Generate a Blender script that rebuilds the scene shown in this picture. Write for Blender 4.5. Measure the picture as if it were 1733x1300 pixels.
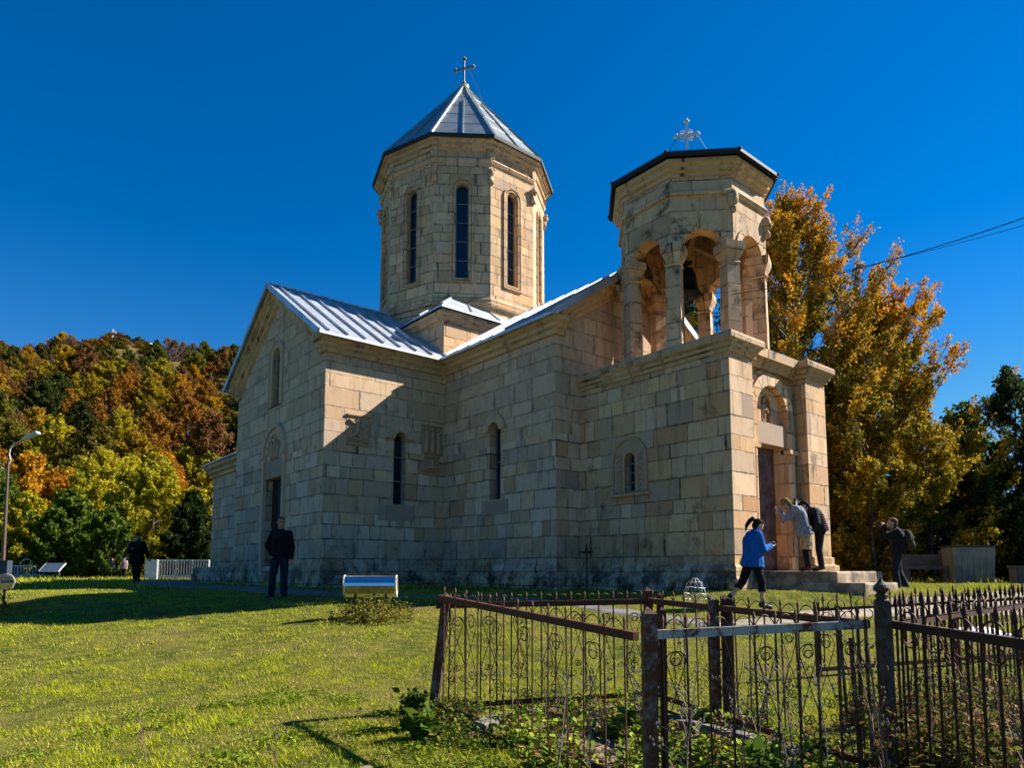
import bpy, bmesh, math, random
import numpy as np
from mathutils import Vector, Matrix, Euler, geometry
PI=math.pi
random.seed(7); RNG=np.random.default_rng(7)
for o in list(bpy.data.objects): bpy.data.objects.remove(o)
SC=bpy.context.scene
COL=SC.collection
# ------------------------------------------------------------------ camera
AZ=math.radians(50.4); PITCH=math.radians(5.4); FPX=1157.0
cam_d=bpy.data.cameras.new('camera'); cam=bpy.data.objects.new('camera',cam_d); COL.objects.link(cam)
cam_d.sensor_width=36.0; cam_d.sensor_fit='HORIZONTAL'; cam_d.lens=FPX/1733*36
cam_d.shift_y=(855.6-650)/1733; cam_d.shift_x=0
cam_d.clip_start=0.05; cam_d.clip_end=6000
cam.location=(0,0,0); cam.rotation_euler=(PI/2+PITCH,0,AZ-PI/2)
SC.camera=cam
# ------------------------------------------------------------------ light
SUN=Vector((1,-0.46,0.885)).normalized()
elev=math.asin(SUN.z); azim=math.atan2(SUN.x,SUN.y)
w=bpy.data.worlds.new('World'); SC.world=w; w.use_nodes=True
nt=w.node_tree; nt.nodes.clear()
sky=nt.nodes.new('ShaderNodeTexSky'); sky.sky_type='NISHITA'; sky.sun_disc=False
sky.sun_elevation=elev; sky.sun_rotation=azim
sky.altitude=800; sky.air_density=1.15; sky.dust_density=0.0; sky.ozone_density=4.0
hs=nt.nodes.new('ShaderNodeHueSaturation'); hs.inputs['Saturation'].default_value=1.42; hs.inputs['Hue'].default_value=0.5
bg=nt.nodes.new('ShaderNodeBackground'); bg.inputs['Strength'].default_value=0.05
wo=nt.nodes.new('ShaderNodeOutputWorld')
nt.links.new(sky.outputs[0],hs.inputs['Color']); cp=nt.nodes.new('ShaderNodeVectorMath'); cp.operation='MINIMUM'; cp.inputs[1].default_value=(1.4,3.6,7.2); mu=nt.nodes.new('ShaderNodeVectorMath'); mu.operation='MULTIPLY'; mu.inputs[1].default_value=(1.0,.97,1.10); nt.links.new(hs.outputs[0],mu.inputs[0]); nt.links.new(mu.outputs[0],cp.inputs[0]); nt.links.new(cp.outputs[0],bg.inputs['Color']); nt.links.new(bg.outputs[0],wo.inputs[0])
sl=bpy.data.lights.new('sun','SUN'); so=bpy.data.objects.new('sun',sl); COL.objects.link(so)
sl.energy=5.0; sl.angle=math.radians(0.5); sl.color=(1.0,0.97,0.90)
so.rotation_euler=(-SUN).to_track_quat('-Z','Y').to_euler()
so.location=(30,-20,40)
SC.view_settings.view_transform='Standard'; SC.view_settings.look='None'
SC.view_settings.gamma=1.0; SC.view_settings.use_curve_mapping=False
SC.view_settings.exposure=1.30
SC.render.engine='CYCLES'
# ------------------------------------------------------------------ helpers
CA,SA=math.cos(AZ),math.sin(AZ)
def W2(r,f): return (f*CA+r*SA, f*SA-r*CA)          # right/forward -> x,y
def RF(x,y): return (x*SA-y*CA, x*CA+y*SA)
def PX(px,f): return W2((px-866.5)/FPX*f,f)          # column at horizon level + distance
def S01(a,b,x):
    t=np.clip((x-a)/(b-a),0,1); return t*t*(3-2*t)
GF=[-100,2,4,7,9,12.5,14,18,25,60,3000]; GZ=[-1.6,-1.35,-1.27,-1.22,-1.04,-0.70,-0.59,-0.48,-0.50,-0.45,-0.45]
def terrain(x,y):
    x=np.asarray(x,float); y=np.asarray(y,float)
    r=x*SA-y*CA; f=x*CA+y*SA
    z=np.interp(f,GF,GZ)-.22*S01(-1,-7,r)*(1-S01(12,16,f))
    ff=np.maximum(f,1.0); a=r/ff
    z=z+.15*S01(2.5,5,r)*S01(12.6,13.6,f)*(1-S01(18,22,f))
    hill=np.interp(f,[0,58,66,140,172,196,230,3000],[0,0,3,39,54,61,60,50])
    crest=S01(-.80,-.72,a)*0+1.0
    bump=1.0+0.09*np.exp(-((a+.60)/.10)**2)*S01(150,196,f)-0.02*np.sin(a*23)
    m=S01(0.15,-0.12,a)
    z=z+hill*bump*m
    z=z+0.02*np.sin(x*1.7+.3)*np.cos(y*1.3)*S01(5,9,f)*(1-S01(12,14,f)) + 0.6*S01(70,100,f)*np.sin(x*.21)*np.cos(y*.17)
    return z
def tz(x,y): return float(terrain(x,y))
def tag(o,label=None,cat=None,group=None,kind=None):
    if label: o['label']=label
    if cat: o['category']=cat
    if group: o['group']=group
    if kind: o['kind']=kind
    return o
def empty(name,loc,label,cat,group=None):
    o=bpy.data.objects.new(name,None); COL.objects.link(o); o.location=loc
    o.empty_display_size=0.3
    return tag(o,label,cat,group)
def wloc(o):
    v=Vector((0,0,0))
    while o is not None: v+=Vector(o.location); o=o.parent
    return v
class MB:
    def __init__(s): s.v=[]; s.f=[]
    def add(s,v,f):
        n=len(s.v); s.v+= [tuple(p) for p in v]; s.f+=[tuple(i+n for i in q) for q in f]; return s
    def box(s,x0,x1,y0,y1,z0,z1):
        if x0>x1:x0,x1=x1,x0
        if y0>y1:y0,y1=y1,y0
        v=[(x0,y0,z0),(x1,y0,z0),(x1,y1,z0),(x0,y1,z0),(x0,y0,z1),(x1,y0,z1),(x1,y1,z1),(x0,y1,z1)]
        return s.add(v,[(0,3,2,1),(4,5,6,7),(0,1,5,4),(1,2,6,5),(2,3,7,6),(3,0,4,7)])
    def obox(s,c,ax,ay,az):      # oriented box: centre + half axes
        c=Vector(c);ax=Vector(ax);ay=Vector(ay);az=Vector(az)
        v=[c+i*ax+j*ay+k*az for k in(-1,1) for (i,j) in((-1,-1),(1,-1),(1,1),(-1,1))]
        return s.add(v,[(0,3,2,1),(4,5,6,7),(0,1,5,4),(1,2,6,5),(2,3,7,6),(3,0,4,7)])
    def bar(s,p,q,w,h=None,up=(0,0,1)):
        p=Vector(p);q=Vector(q);d=(q-p); L=d.length; d.normalize(); h=h or w
        u=Vector(up); sd=d.cross(u)
        if sd.length<1e-4: sd=d.cross(Vector((1,0,0)))
        sd.normalize(); u=sd.cross(d).normalized()
        return s.obox((p+q)/2,d*(L/2),sd*(w/2),u*(h/2))
    def prism(s,poly,z0,z1):
        n=len(poly); v=[(p[0],p[1],z0) for p in poly]+[(p[0],p[1],z1) for p in poly]
        f=[tuple(range(n-1,-1,-1)),tuple(range(n,2*n))]+[(i,(i+1)%n,n+(i+1)%n,n+i) for i in range(n)]
        return s.add(v,f)
    def extr(s,poly3,vec):       # polygon of 3d points extruded along vec
        n=len(poly3); vec=Vector(vec); v=[Vector(p) for p in poly3]; v+= [p+vec for p in v]
        return s.add(v,[tuple(range(n-1,-1,-1)),tuple(range(n,2*n))]+[(i,(i+1)%n,n+(i+1)%n,n+i) for i in range(n)])
    def tube(s,pts,r,n=6,caps=True):
        pts=[Vector(p) for p in pts]; m=len(pts)
        rr=r if isinstance(r,(list,tuple)) else [r]*m
        v=[];f=[]; prev=None
        for i,p in enumerate(pts):
            d=(pts[min(i+1,m-1)]-pts[max(i-1,0)])
            if d.length<1e-9: d=Vector((0,0,1))
            d.normalize()
            if prev is None:
                a=d.cross(Vector((0,0,1)))
                if a.length<1e-3: a=d.cross(Vector((1,0,0)))
            else: a=prev-d*prev.dot(d)
            a.normalize(); prev=a; b=d.cross(a)
            for k in range(n):
                t=2*PI*k/n; v.append(p+(a*math.cos(t)+b*math.sin(t))*rr[i])
        for i in range(m-1):
            for k in range(n): f.append((i*n+k,i*n+(k+1)%n,(i+1)*n+(k+1)%n,(i+1)*n+k))
        if caps: f.append(tuple(range(n-1,-1,-1))); f.append(tuple((m-1)*n+k for k in range(n)))
        return s.add(v,f)
    def lathe(s,c,prof,n=16):
        v=[];f=[];m=len(prof)
        for (r,z) in prof:
            for k in range(n):
                t=2*PI*k/n; v.append((c[0]+r*math.cos(t),c[1]+r*math.sin(t),c[2]+z))
        for i in range(m-1):
            for k in range(n): f.append((i*n+k,i*n+(k+1)%n,(i+1)*n+(k+1)%n,(i+1)*n+k))
        f.append(tuple(range(n-1,-1,-1))); f.append(tuple((m-1)*n+k for k in range(n)))
        return s.add(v,f)
    def ell(s,c,r,n=10,m=7,rot=None):
        v=[];f=[];c=Vector(c)
        R=rot if rot else Matrix.Identity(3)
        for i in range(m+1):
            ph=PI*i/m
            for k in range(n):
                t=2*PI*k/n; p=Vector((r[0]*math.sin(ph)*math.cos(t),r[1]*math.sin(ph)*math.sin(t),r[2]*math.cos(ph)))
                v.append(c+R@p)
        for i in range(m):
            for k in range(n): f.append((i*n+k,(i+1)*n+k,(i+1)*n+(k+1)%n,i*n+(k+1)%n))
        return s.add(v,f)
    def cap(s,p,q,r0,r1,n=10):
        p=Vector(p);q=Vector(q);d=q-p
        if d.length<1e-5: return s.ell(p,(r0,r0,r0))
        d.normalize()
        pts=[p-d*r0*math.cos(t) for t in (0.15,.6,1.1)]+[p,q]+[q+d*r1*math.cos(t) for t in (1.1,.6,.15)]
        rs=[r0*math.sin(t) for t in (0.15,.6,1.1)]+[r0,r1]+[r1*math.sin(t) for t in (1.1,.6,.15)]
        return s.tube(pts,rs,n)
    def sweep(s,path,prof,closed=True):
        """path: plan points (counter-clockwise => offset outwards), prof: list of (offset,z)"""
        n=len(path); P=[Vector((p[0],p[1])) for p in path]; v=[];f=[]; m=len(prof)
        for i in range(n):
            a=P[i-1] if (closed or i>0) else None; b=P[(i+1)%n] if (closed or i<n-1) else None
            def nrm(p,q): d=(q-p).normalized(); return Vector((d.y,-d.x))
            if a is None: mt=nrm(P[i],b)
            elif b is None: mt=nrm(a,P[i])
            else:
                n1=nrm(a,P[i]);n2=nrm(P[i],b); mt=(n1+n2); mt=mt/ max(mt.dot(n1),1e-6)
            for (o,z) in prof: v.append((P[i].x+mt.x*o,P[i].y+mt.y*o,z))
        for i in range(n if closed else n-1):
            j=(i+1)%n
            for k in range(m):
                l=(k+1)%m; f.append((i*m+k,j*m+k,j*m+l,i*m+l))
        if not closed: f.append(tuple(range(m))); f.append(tuple((n-1)*m+k for k in range(m-1,-1,-1)))
        return s.add(v,f)
    def build(s,name,mat,parent=None,uv=False,smooth=False,fixn=True,mats=None):
        off=wloc(parent)
        me=bpy.data.meshes.new(name)
        me.from_pydata([(p[0]-off.x,p[1]-off.y,p[2]-off.z) for p in s.v],[],s.f)
        me.update()
        if fixn:
            bm=bmesh.new(); bm.from_mesh(me)
            bmesh.ops.recalc_face_normals(bm,faces=bm.faces); bm.to_mesh(me); bm.free()
        if uv: boxuv(me,off)
        me.materials.append(mat)
        if smooth: me.polygons.foreach_set('use_smooth',[True]*len(me.polygons))
        o=bpy.data.objects.new(name,me); COL.objects.link(o); o.parent=parent
        return o
def boxuv(me,off=Vector((0,0,0))):
    l=me.uv_layers.new(name='UVMap')
    for p in me.polygons:
        n=p.normal
        if abs(n.z)>.75: t=Vector((1,0,0)); b=Vector((0,1,0))
        else:
            t=Vector((-n.y,n.x,0)).normalized(); b=None
        for li in p.loop_indices:
            c=me.vertices[me.loops[li].vertex_index].co+off
            l.data[li].uv=(c.dot(t), c.dot(b) if b else c.z)
def fast_mesh(name,verts,faces_n,mat,parent=None,cols=None,off=(0,0,0),loc=None):
    """verts (N*k,3) array, every face k consecutive verts"""
    k=faces_n; nv=len(verts); nf=nv//k
    me=bpy.data.meshes.new(name)
    me.vertices.add(nv); me.vertices.foreach_set('co',(verts-np.array(off)).astype(np.float32).ravel())
    me.loops.add(nv); me.loops.foreach_set('vertex_index',np.arange(nv,dtype=np.int32))
    me.polygons.add(nf); me.polygons.foreach_set('loop_start',np.arange(0,nv,k,dtype=np.int32))
    try: me.polygons.foreach_set('loop_total',np.full(nf,k,dtype=np.int32))
    except Exception: pass
    if cols is not None:
        a=me.color_attributes.new('col','FLOAT_COLOR','POINT')
        c4=np.ones((nv,4),np.float32); c4[:,:3]=np.repeat(cols,k,axis=0); a.data.foreach_set('color',c4.ravel())
    me.update(calc_edges=True); me.validate()
    me.materials.append(mat)
    o=bpy.data.objects.new(name,me); COL.objects.link(o)
    if parent: o.parent=parent
    if loc: o.location=loc
    return o
# ------------------------------------------------------------------ materials
class NT:
    def __init__(s,name):
        s.m=bpy.data.materials.new(name); s.m.use_nodes=True; s.t=s.m.node_tree; s.b=s.t.nodes['Principled BSDF']
        s.out=s.t.nodes['Material Output']
    def n(s,typ,ins=None,**kw):
        nd=s.t.nodes.new(typ)
        for k,v in kw.items(): setattr(nd,k,v)
        for k,v in (ins or {}).items(): s.set(nd,k,v)
        return nd
    def set(s,nd,k,v):
        i=nd.inputs[k]
        if isinstance(v,bpy.types.NodeSocket): s.t.links.new(v,i)
        else:
            if isinstance(v,tuple) and len(v)==3 and i.type=='RGBA': v=(*v,1)
            i.default_value=v
    def M(s,op,a,b=None,c=None):
        nd=s.n('ShaderNodeMath',operation=op); s.set(nd,0,a)
        if b is not None: s.set(nd,1,b)
        if c is not None: s.set(nd,2,c)
        return nd.outputs[0]
    def mix(s,fac,a,b,mode='MIX'):
        nd=s.n('ShaderNodeMix',data_type='RGBA',blend_type=mode)
        s.set(nd,0,fac); s.set(nd,6,a); s.set(nd,7,b); return nd.outputs[2]
    def ramp(s,fac,stops,interp='LINEAR'):
        nd=s.n('ShaderNodeValToRGB'); cr=nd.color_ramp; cr.interpolation=interp
        while len(cr.elements)<len(stops): cr.elements.new(0.5)
        for e,(p,c) in zip(cr.elements,stops): e.position=p; e.color=(*c,1) if len(c)==3 else c
        s.set(nd,0,fac); return nd.outputs[0]
    def noise(s,vec,scale,detail=4,rough=.55,dist=0,dim='3D'):
        nd=s.n('ShaderNodeTexNoise',noise_dimensions=dim); 
        if vec is not None: s.set(nd,'Vector',vec)
        s.set(nd,'Scale',scale); s.set(nd,'Detail',detail); s.set(nd,'Roughness',rough); s.set(nd,'Distortion',dist)
        return nd.outputs[0]
    def sm(s,x,a,b):
        nd=s.n('ShaderNodeMapRange',interpolation_type='SMOOTHSTEP',clamp=True)
        s.set(nd,0,x); s.set(nd,1,a); s.set(nd,2,b); s.set(nd,3,0.0); s.set(nd,4,1.0); return nd.outputs[0]
    def xyz(s,x,y,z=0.0):
        nd=s.n('ShaderNodeCombineXYZ'); s.set(nd,0,x); s.set(nd,1,y); s.set(nd,2,z); return nd.outputs[0]
    def bump(s,h,strength=.5,dist=.02):
        nd=s.n('ShaderNodeBump'); s.set(nd,'Strength',strength); s.set(nd,'Distance',dist); s.set(nd,'Height',h)
        s.t.links.new(nd.outputs[0],s.b.inputs['Normal'])
    def fin(s,col=None,rough=None,metal=None,spec=None):
        if col is not None: s.set(s.b,'Base Color',col)
        if rough is not None: s.set(s.b,'Roughness',rough)
        if metal is not None: s.set(s.b,'Metallic',metal)
        if spec is not None: s.set(s.b,'Specular IOR Level',spec)
        return s.m
def mat_stone(name,stops,rowh=.43,bw=.62,weather=.4,upper=99.0,joint=1.0,grime=0.6,streak=.5,tint=(1,1,1)):
    s=NT(name)
    uv=s.n('ShaderNodeTexCoord').outputs['UV']
    sp=s.n('ShaderNodeSeparateXYZ',ins={0:uv}); u,v=sp.outputs[0],sp.outputs[1]
    wv=s.noise(uv,.8,2,.5)
    v1=s.M('ADD',v,s.M('MULTIPLY',s.M('SUBTRACT',wv,.5),.02))
    v2=s.M('DIVIDE',s.M('ADD',v1,.05*1),rowh)
    v2=s.M('ADD',v2,s.M('MULTIPLY',s.M('SINE',s.M('MULTIPLY',v2,1.9)),.16))
    row=s.M('FLOOR',v2); fv=s.M('SUBTRACT',v2,row)
    wn=s.n('ShaderNodeTexWhiteNoise',noise_dimensions='1D',ins={'W':row}).outputs[0]
    up=s.M('GREATER_THAN',v,upper)
    wf=s.M('MULTIPLY',s.M('ADD',s.M('MULTIPLY',wn,.6),.7),s.M('SUBTRACT',1.0,s.M('MULTIPLY',up,.42)))
    u2=s.M('ADD',s.M('MULTIPLY',s.M('DIVIDE',u,bw),wf),s.M('MULTIPLY',wn,17.3))
    u2=s.M('ADD',u2,s.M('MULTIPLY',s.M('SINE',s.M('ADD',s.M('MULTIPLY',u2,2.1),s.M('MULTIPLY',row,5.1))),.32))
    colx=s.M('FLOOR',u2); fu=s.M('SUBTRACT',u2,colx)
    idn=s.n('ShaderNodeTexWhiteNoise',noise_dimensions='2D',ins={'Vector':s.xyz(colx,row)})
    idv=idn.outputs[0]
    idc=s.n('ShaderNodeSeparateXYZ',ins={0:idn.outputs[1]})
    du=s.M('MULTIPLY',s.M('MINIMUM',fu,s.M('SUBTRACT',1.0,fu)),bw)
    dv=s.M('MULTIPLY',s.M('MINIMUM',fv,s.M('SUBTRACT',1.0,fv)),rowh)
    d=s.M('MINIMUM',du,dv)
    nz=s.noise(uv,9,5,.65)
    d=s.M('ADD',d,s.M('ADD',s.M('MULTIPLY',s.M('SUBTRACT',nz,.5),.030),s.M('MULTIPLY',s.M('SUBTRACT',s.noise(uv,2.3,3,.6),.5),.016)))
    jm=s.M('SUBTRACT',1.0,s.sm(d,.004,.015))
    jsel=s.sm(s.noise(uv,1.3,3,.6),.42,.62)
    jstr=s.M('MULTIPLY',s.M('ADD',s.M('MULTIPLY',jsel,.72),.14),s.M('SUBTRACT',1.0,s.M('MULTIPLY',up,.45)))
    jf=s.M('MULTIPLY',s.M('MULTIPLY',jm,jstr),joint)
    base=s.ramp(idv,stops)
    if upper<90: base=s.mix(s.M('MULTIPLY',up,.62),base,(.57,.50,.39))
    # soft mottling inside the blocks
    n2=s.noise(uv,3.2,6,.65,.4); n3=s.noise(uv,28,4,.7)
    base=s.mix(s.M('MULTIPLY',s.sm(n2,.35,.75),.38),base,(.50,.37,.22),'MIX')
    base=s.mix(.5,base,s.ramp(n3,[(0.25,(.62,.62,.62)),(.75,(1.0,1.0,1.0))]),'MULTIPLY')
    br=s.M('ADD',s.M('MULTIPLY',idc.outputs[1],.28),.82)
    base=s.mix(1.0,base,s.n('ShaderNodeCombineXYZ',ins={0:br,1:br,2:br}).outputs[0],'MULTIPLY')
    # brown vertical banding, grey clouding, dirt along the joints
    bn=s.noise(s.xyz(s.M('ADD',s.M('MULTIPLY',u,5.5),s.M('MULTIPLY',idv,9.0)),s.M('MULTIPLY',v,.7),s.M('MULTIPLY',row,3.3)),1.0,4,.6,.2)
    base=s.mix(s.M('MULTIPLY',s.sm(bn,.50,.70),.45),base,(.34,.22,.12))
    gr=s.noise(s.xyz(s.M('MULTIPLY',u,1.3),s.M('MULTIPLY',v,.9),s.M('MULTIPLY',idv,6.0)),1.0,5,.62,.3)
    base=s.mix(s.M('MULTIPLY',s.sm(gr,.54,.72),.42),base,(.29,.275,.26))
    base=s.mix(s.M('MULTIPLY',s.M('SUBTRACT',1.0,s.sm(d,.0,.055)),s.M('MULTIPLY',s.sm(n2,.40,.60),.40*joint)),base,(.13,.10,.07))
    # vertical run-off streaks and lichen blotches
    sv=s.xyz(s.M('MULTIPLY',u,4.2),s.M('MULTIPLY',v,.42),3.1)
    st=s.sm(s.noise(sv,1.0,6,.68,.3),.50,.72)
    rowd=s.sm(s.noise(s.xyz(s.M('MULTIPLY',u,.55),s.M('MULTIPLY',v,.55),8.),1.0,3,.5),.40,.62)
    base=s.mix(s.M('MULTIPLY',s.M('MULTIPLY',st,rowd),streak),base,(.085,.07,.055))
    bl=s.sm(s.noise(s.xyz(u,s.M('MULTIPLY',v,.8),5.0),1.5,9,.72,.25),.58-.07*weather,.70-.03*weather)
    base=s.mix(s.M('MULTIPLY',bl,weather),base,(.045,.04,.034))
    low=s.M('SUBTRACT',1.0,s.sm(v,-.45,1.1))
    lb=s.sm(s.noise(s.xyz(s.M('MULTIPLY',u,1.2),v,2.0),1.7,8,.75,.4),.42,.60)
    base=s.mix(s.M('MULTIPLY',s.M('MULTIPLY',low,lb),grime),base,(.03,.028,.024))
    base=s.mix(jf,base,(.022,.016,.012))
    tint=(tint[0]*1.17,tint[1]*.935,tint[2]*.77)
    if tint!=(1,1,1): base=s.mix(1.0,base,tint,'MULTIPLY')
    h=s.M('SUBTRACT',s.M('ADD',s.M('MULTIPLY',n2,.35),s.M('ADD',s.M('MULTIPLY',n3,.16),s.M('MULTIPLY',idv,.35))),s.M('MULTIPLY',jm,.8))
    s.bump(h,.75,.02)
    return s.fin(base,.88,0,.25)
CR=[(0,(.50,.41,.29)),(.14,(.66,.60,.50)),(.30,(.56,.43,.26)),(.44,(.62,.56,.47)),(.56,(.42,.38,.34)),(.68,(.64,.52,.34)),(.80,(.46,.31,.19)),(.90,(.58,.52,.44)),(1,(.33,.31,.30))]
M_wall=mat_stone('ashlar_limestone',CR,upper=3.55,weather=.38,grime=.95,streak=.55)
M_porch=mat_stone('weathered_limestone',CR,weather=.62,grime=.7,streak=.8,tint=(.98,.92,.82))
M_drum=mat_stone('drum_limestone',[(0,(.62,.49,.31)),(.3,(.66,.54,.38)),(.5,(.58,.42,.24)),(.7,(.54,.47,.36)),(1,(.66,.50,.30))],rowh=.36,bw=.55,weather=.45,grime=0,streak=.45,joint=1.0)
M_corn=mat_stone('moulding_limestone',[(0,(.60,.48,.31)),(.5,(.52,.42,.28)),(1,(.62,.48,.30))],rowh=5.0,bw=.9,weather=.8,grime=0,streak=.8,joint=1.0)
M_cornp=mat_stone('lichen_moulding',[(0,(.50,.40,.26)),(.5,(.40,.34,.24)),(1,(.52,.42,.27))],rowh=5.0,bw=.8,weather=1.0,grime=0,streak=1.0,joint=1.0)
M_plain=mat_stone('dressed_stone',[(0,(.60,.50,.37)),(1,(.64,.54,.41))],rowh=6,bw=4,weather=.35,grime=0,streak=.45,joint=.2)
M_belf=mat_stone('belfry_limestone',[(0,(.60,.48,.33)),(.5,(.52,.42,.29)),(1,(.57,.50,.40))],rowh=.46,bw=.75,weather=.9,grime=0,streak=.7,joint=1.0)
M_pink=mat_stone('reddish_carved_stone',[(0,(.40,.31,.23)),(1,(.43,.33,.24))],rowh=6,bw=4,weather=.35,grime=0,streak=.5,joint=.2)
M_grey=mat_stone('grey_lintel_stone',[(0,(.36,.33,.29)),(1,(.40,.36,.31))],rowh=6,bw=4,weather=.25,grime=0,streak=.3,joint=.2)
def mat_simple(name,c,rough=.6,metal=0,var=.25,scale=8,bumpd=.0,c2=None,coord='Object',spec=.4):
    s=NT(name); tc=s.n('ShaderNodeTexCoord').outputs[coord]
    n=s.noise(tc,scale,5,.6)
    c2=c2 or tuple(x*(1-var) for x in c)
    col=s.mix(s.sm(n,.35,.65),c2,c)
    if bumpd: s.bump(n,.6,bumpd)
    return s.fin(col,rough,metal,spec)
def mat_roof(name,c,rough=.38):
    s=NT(name); tc=s.n('ShaderNodeTexCoord').outputs['Object']
    n=s.noise(tc,1.6,4,.6); n2=s.noise(tc,9,5,.7); n5=s.noise(tc,.9,6,.7,.8)
    col=s.mix(s.sm(n,.35,.7),c,tuple(x*.74 for x in c)); col=s.mix(s.M('MULTIPLY',s.sm(n2,.56,.7),.55),col,tuple(x*.42 for x in c)); col=s.mix(s.M('MULTIPLY',s.sm(n5,.50,.66),.35),col,(.27,.26,.24))
    s.bump(n,.35,.03)
    return s.fin(col,s.M('ADD',s.M('MULTIPLY',n2,.25),rough-.1),.75,.5)
M_roof=mat_roof('galvanised_roof_sheet',(.54,.57,.60),.5)
M_roofd=mat_roof('drum_roof_sheet',(.36,.39,.38),.42)
M_dark=mat_simple('dark_roof_edge',(.03,.03,.03),.7,.2)
M_brass=mat_simple('weathered_cross_metal',(.35,.25,.17),.4,.8)
M_glint=mat_simple('cross_glint_white',(.95,.88,.86),.3,.15)  # pale, barely metallic base colour stands in for sun glinting on the cross
def mat_rust(name,paint,amt=.5,rc=(.16,.055,.022),rc2=(.05,.022,.014),sc=14):
    s=NT(name); tc=s.n('ShaderNodeTexCoord').outputs['Object']
    n=s.noise(tc,sc,7,.7,.4); n2=s.noise(tc,sc*3,5,.7)
    r=s.mix(n2,rc2,rc)
    col=s.mix(s.sm(n,.5-.25*amt+.0,.62-.1*amt),paint,r) if paint else r
    s.bump(s.M('ADD',n,n2),.6,.002)
    return s.fin(col,.75,.25,.3)
M_rust=mat_rust('rusty_iron',None,rc=(.15,.048,.020),rc2=(.045,.020,.013))
M_rustd=mat_rust('dark_rusty_iron',None,rc=(.09,.035,.018),rc2=(.018,.012,.010))
M_rod=mat_rust('rusty_thin_rod',None,rc=(.17,.085,.045),rc2=(.05,.027,.018))
M_rustp=mat_rust('rusty_painted_post',(.22,.21,.19),.75)
M_whp=mat_rust('worn_pale_paint_rail',(.42,.41,.40),.10,sc=7)
M_blupost=mat_rust('grey_blue_painted_post',(.10,.11,.11),.6,rc=(.10,.055,.03),rc2=(.04,.03,.024))
def mat_glass(name,c=(.012,.015,.022)):
    s=NT(name); tc=s.n('ShaderNodeTexCoord').outputs['Object']; n=s.noise(tc,3,2,.5); s.bump(n,.15,.02)
    return s.fin(c,.12,0,.5)
M_glass=mat_glass('dark_window_glass')
M_black=mat_simple('dark_interior',(.008,.007,.006),.9)
M_frame=mat_simple('window_iron',(.20,.20,.21),.5,.2)
M_door=mat_simple('maroon_painted_door',(.20,.11,.10),.6,.0,.55,3.2,.006,c2=(.075,.04,.035),spec=.3)
M_doord=mat_simple('dark_wooden_door',(.025,.014,.010),.7,0,.5,5,.004)
M_bell=mat_simple('bronze_bell_metal',(.03,.028,.022),.5,.8)
M_wood=mat_simple('old_timber',(.22,.14,.08),.8,0,.4,6,.004)
M_woodd=mat_simple('dark_timber',(.03,.02,.014),.8,0,.4,6,.004)
M_wire=mat_simple('black_cable',(.012,.012,.014),.6)
M_white=mat_simple('white_paint',(.70,.68,.63),.6)
M_cream=mat_simple('cream_enamel',(.62,.57,.45),.45)
M_bark=mat_simple('bark',(.09,.07,.055),.9,0,.5,5,.02)
M_concrete=mat_simple('grey_concrete',(.09,.083,.07),.85,0,.35,3,.01)
M_stonestep=mat_simple('worn_step_stone',(.40,.29,.18),.88,0,.65,3.6,.03)
M_soil=mat_simple('dark_soil',(.05,.034,.02),.95,0,.5,9,.04)
def mat_leaf(name,tr=.35):
    s=NT(name); a=s.n('ShaderNodeAttribute',attribute_name='col').outputs['Color']
    oi=s.n('ShaderNodeObjectInfo').outputs['Color']
    c=s.mix(1.0,a,oi,'MULTIPLY')
    s.fin(c,.7,0,.08)
    t=s.n('ShaderNodeBsdfTranslucent',ins={'Color':c}); mx=s.n('ShaderNodeMixShader',ins={0:tr,1:s.b.outputs[0],2:t.outputs[0]})
    s.t.links.new(mx.outputs[0],s.out.inputs[0]); return s.m
M_leaf=mat_leaf('tree_leaves'); M_grassb=mat_leaf('grass_blades',.3); M_weed=mat_leaf('weed_leaves',.3)
def mat_ground():
    s=NT('lawn_ground'); tc=s.n('ShaderNodeNewGeometry').outputs['Position']
    n=s.noise(tc,.45,5,.6); n2=s.noise(tc,3.5,7,.7); n3=s.noise(tc,30,4,.7)
    col=s.mix(s.sm(n2,.35,.68),(.045,.062,.008),(.19,.175,.018))
    col=s.mix(s.M('MULTIPLY',s.sm(n,.45,.7),.6),col,(.20,.145,.045))
    col=s.mix(s.M('MULTIPLY',s.sm(n3,.5,.75),.5),col,(.04,.035,.014))
    # dry hill grass further off
    pos=s.n('ShaderNodeSeparateXYZ',ins={0:tc}); far=s.sm(pos.outputs[2],1.0,8.0)
    col=s.mix(far,col,s.mix(s.sm(s.noise(tc,.08,6,.7),.4,.65),(.13,.075,.022),(.12,.10,.025)))
    s.bump(s.M('ADD',n2,n3),.8,.05)
    return s.fin(col,.95,0,.1)
M_ground=mat_ground()
M_path=mat_simple('trodden_dirt_path',(.30,.24,.16),.95,0,.42,2.2,.03)
M_path2=mat_simple('gravel_path',(.16,.14,.12),.95,0,.42,3.2,.02)
M_mount=mat_simple('far_meadow',(.09,.10,.03),.95)
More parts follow.
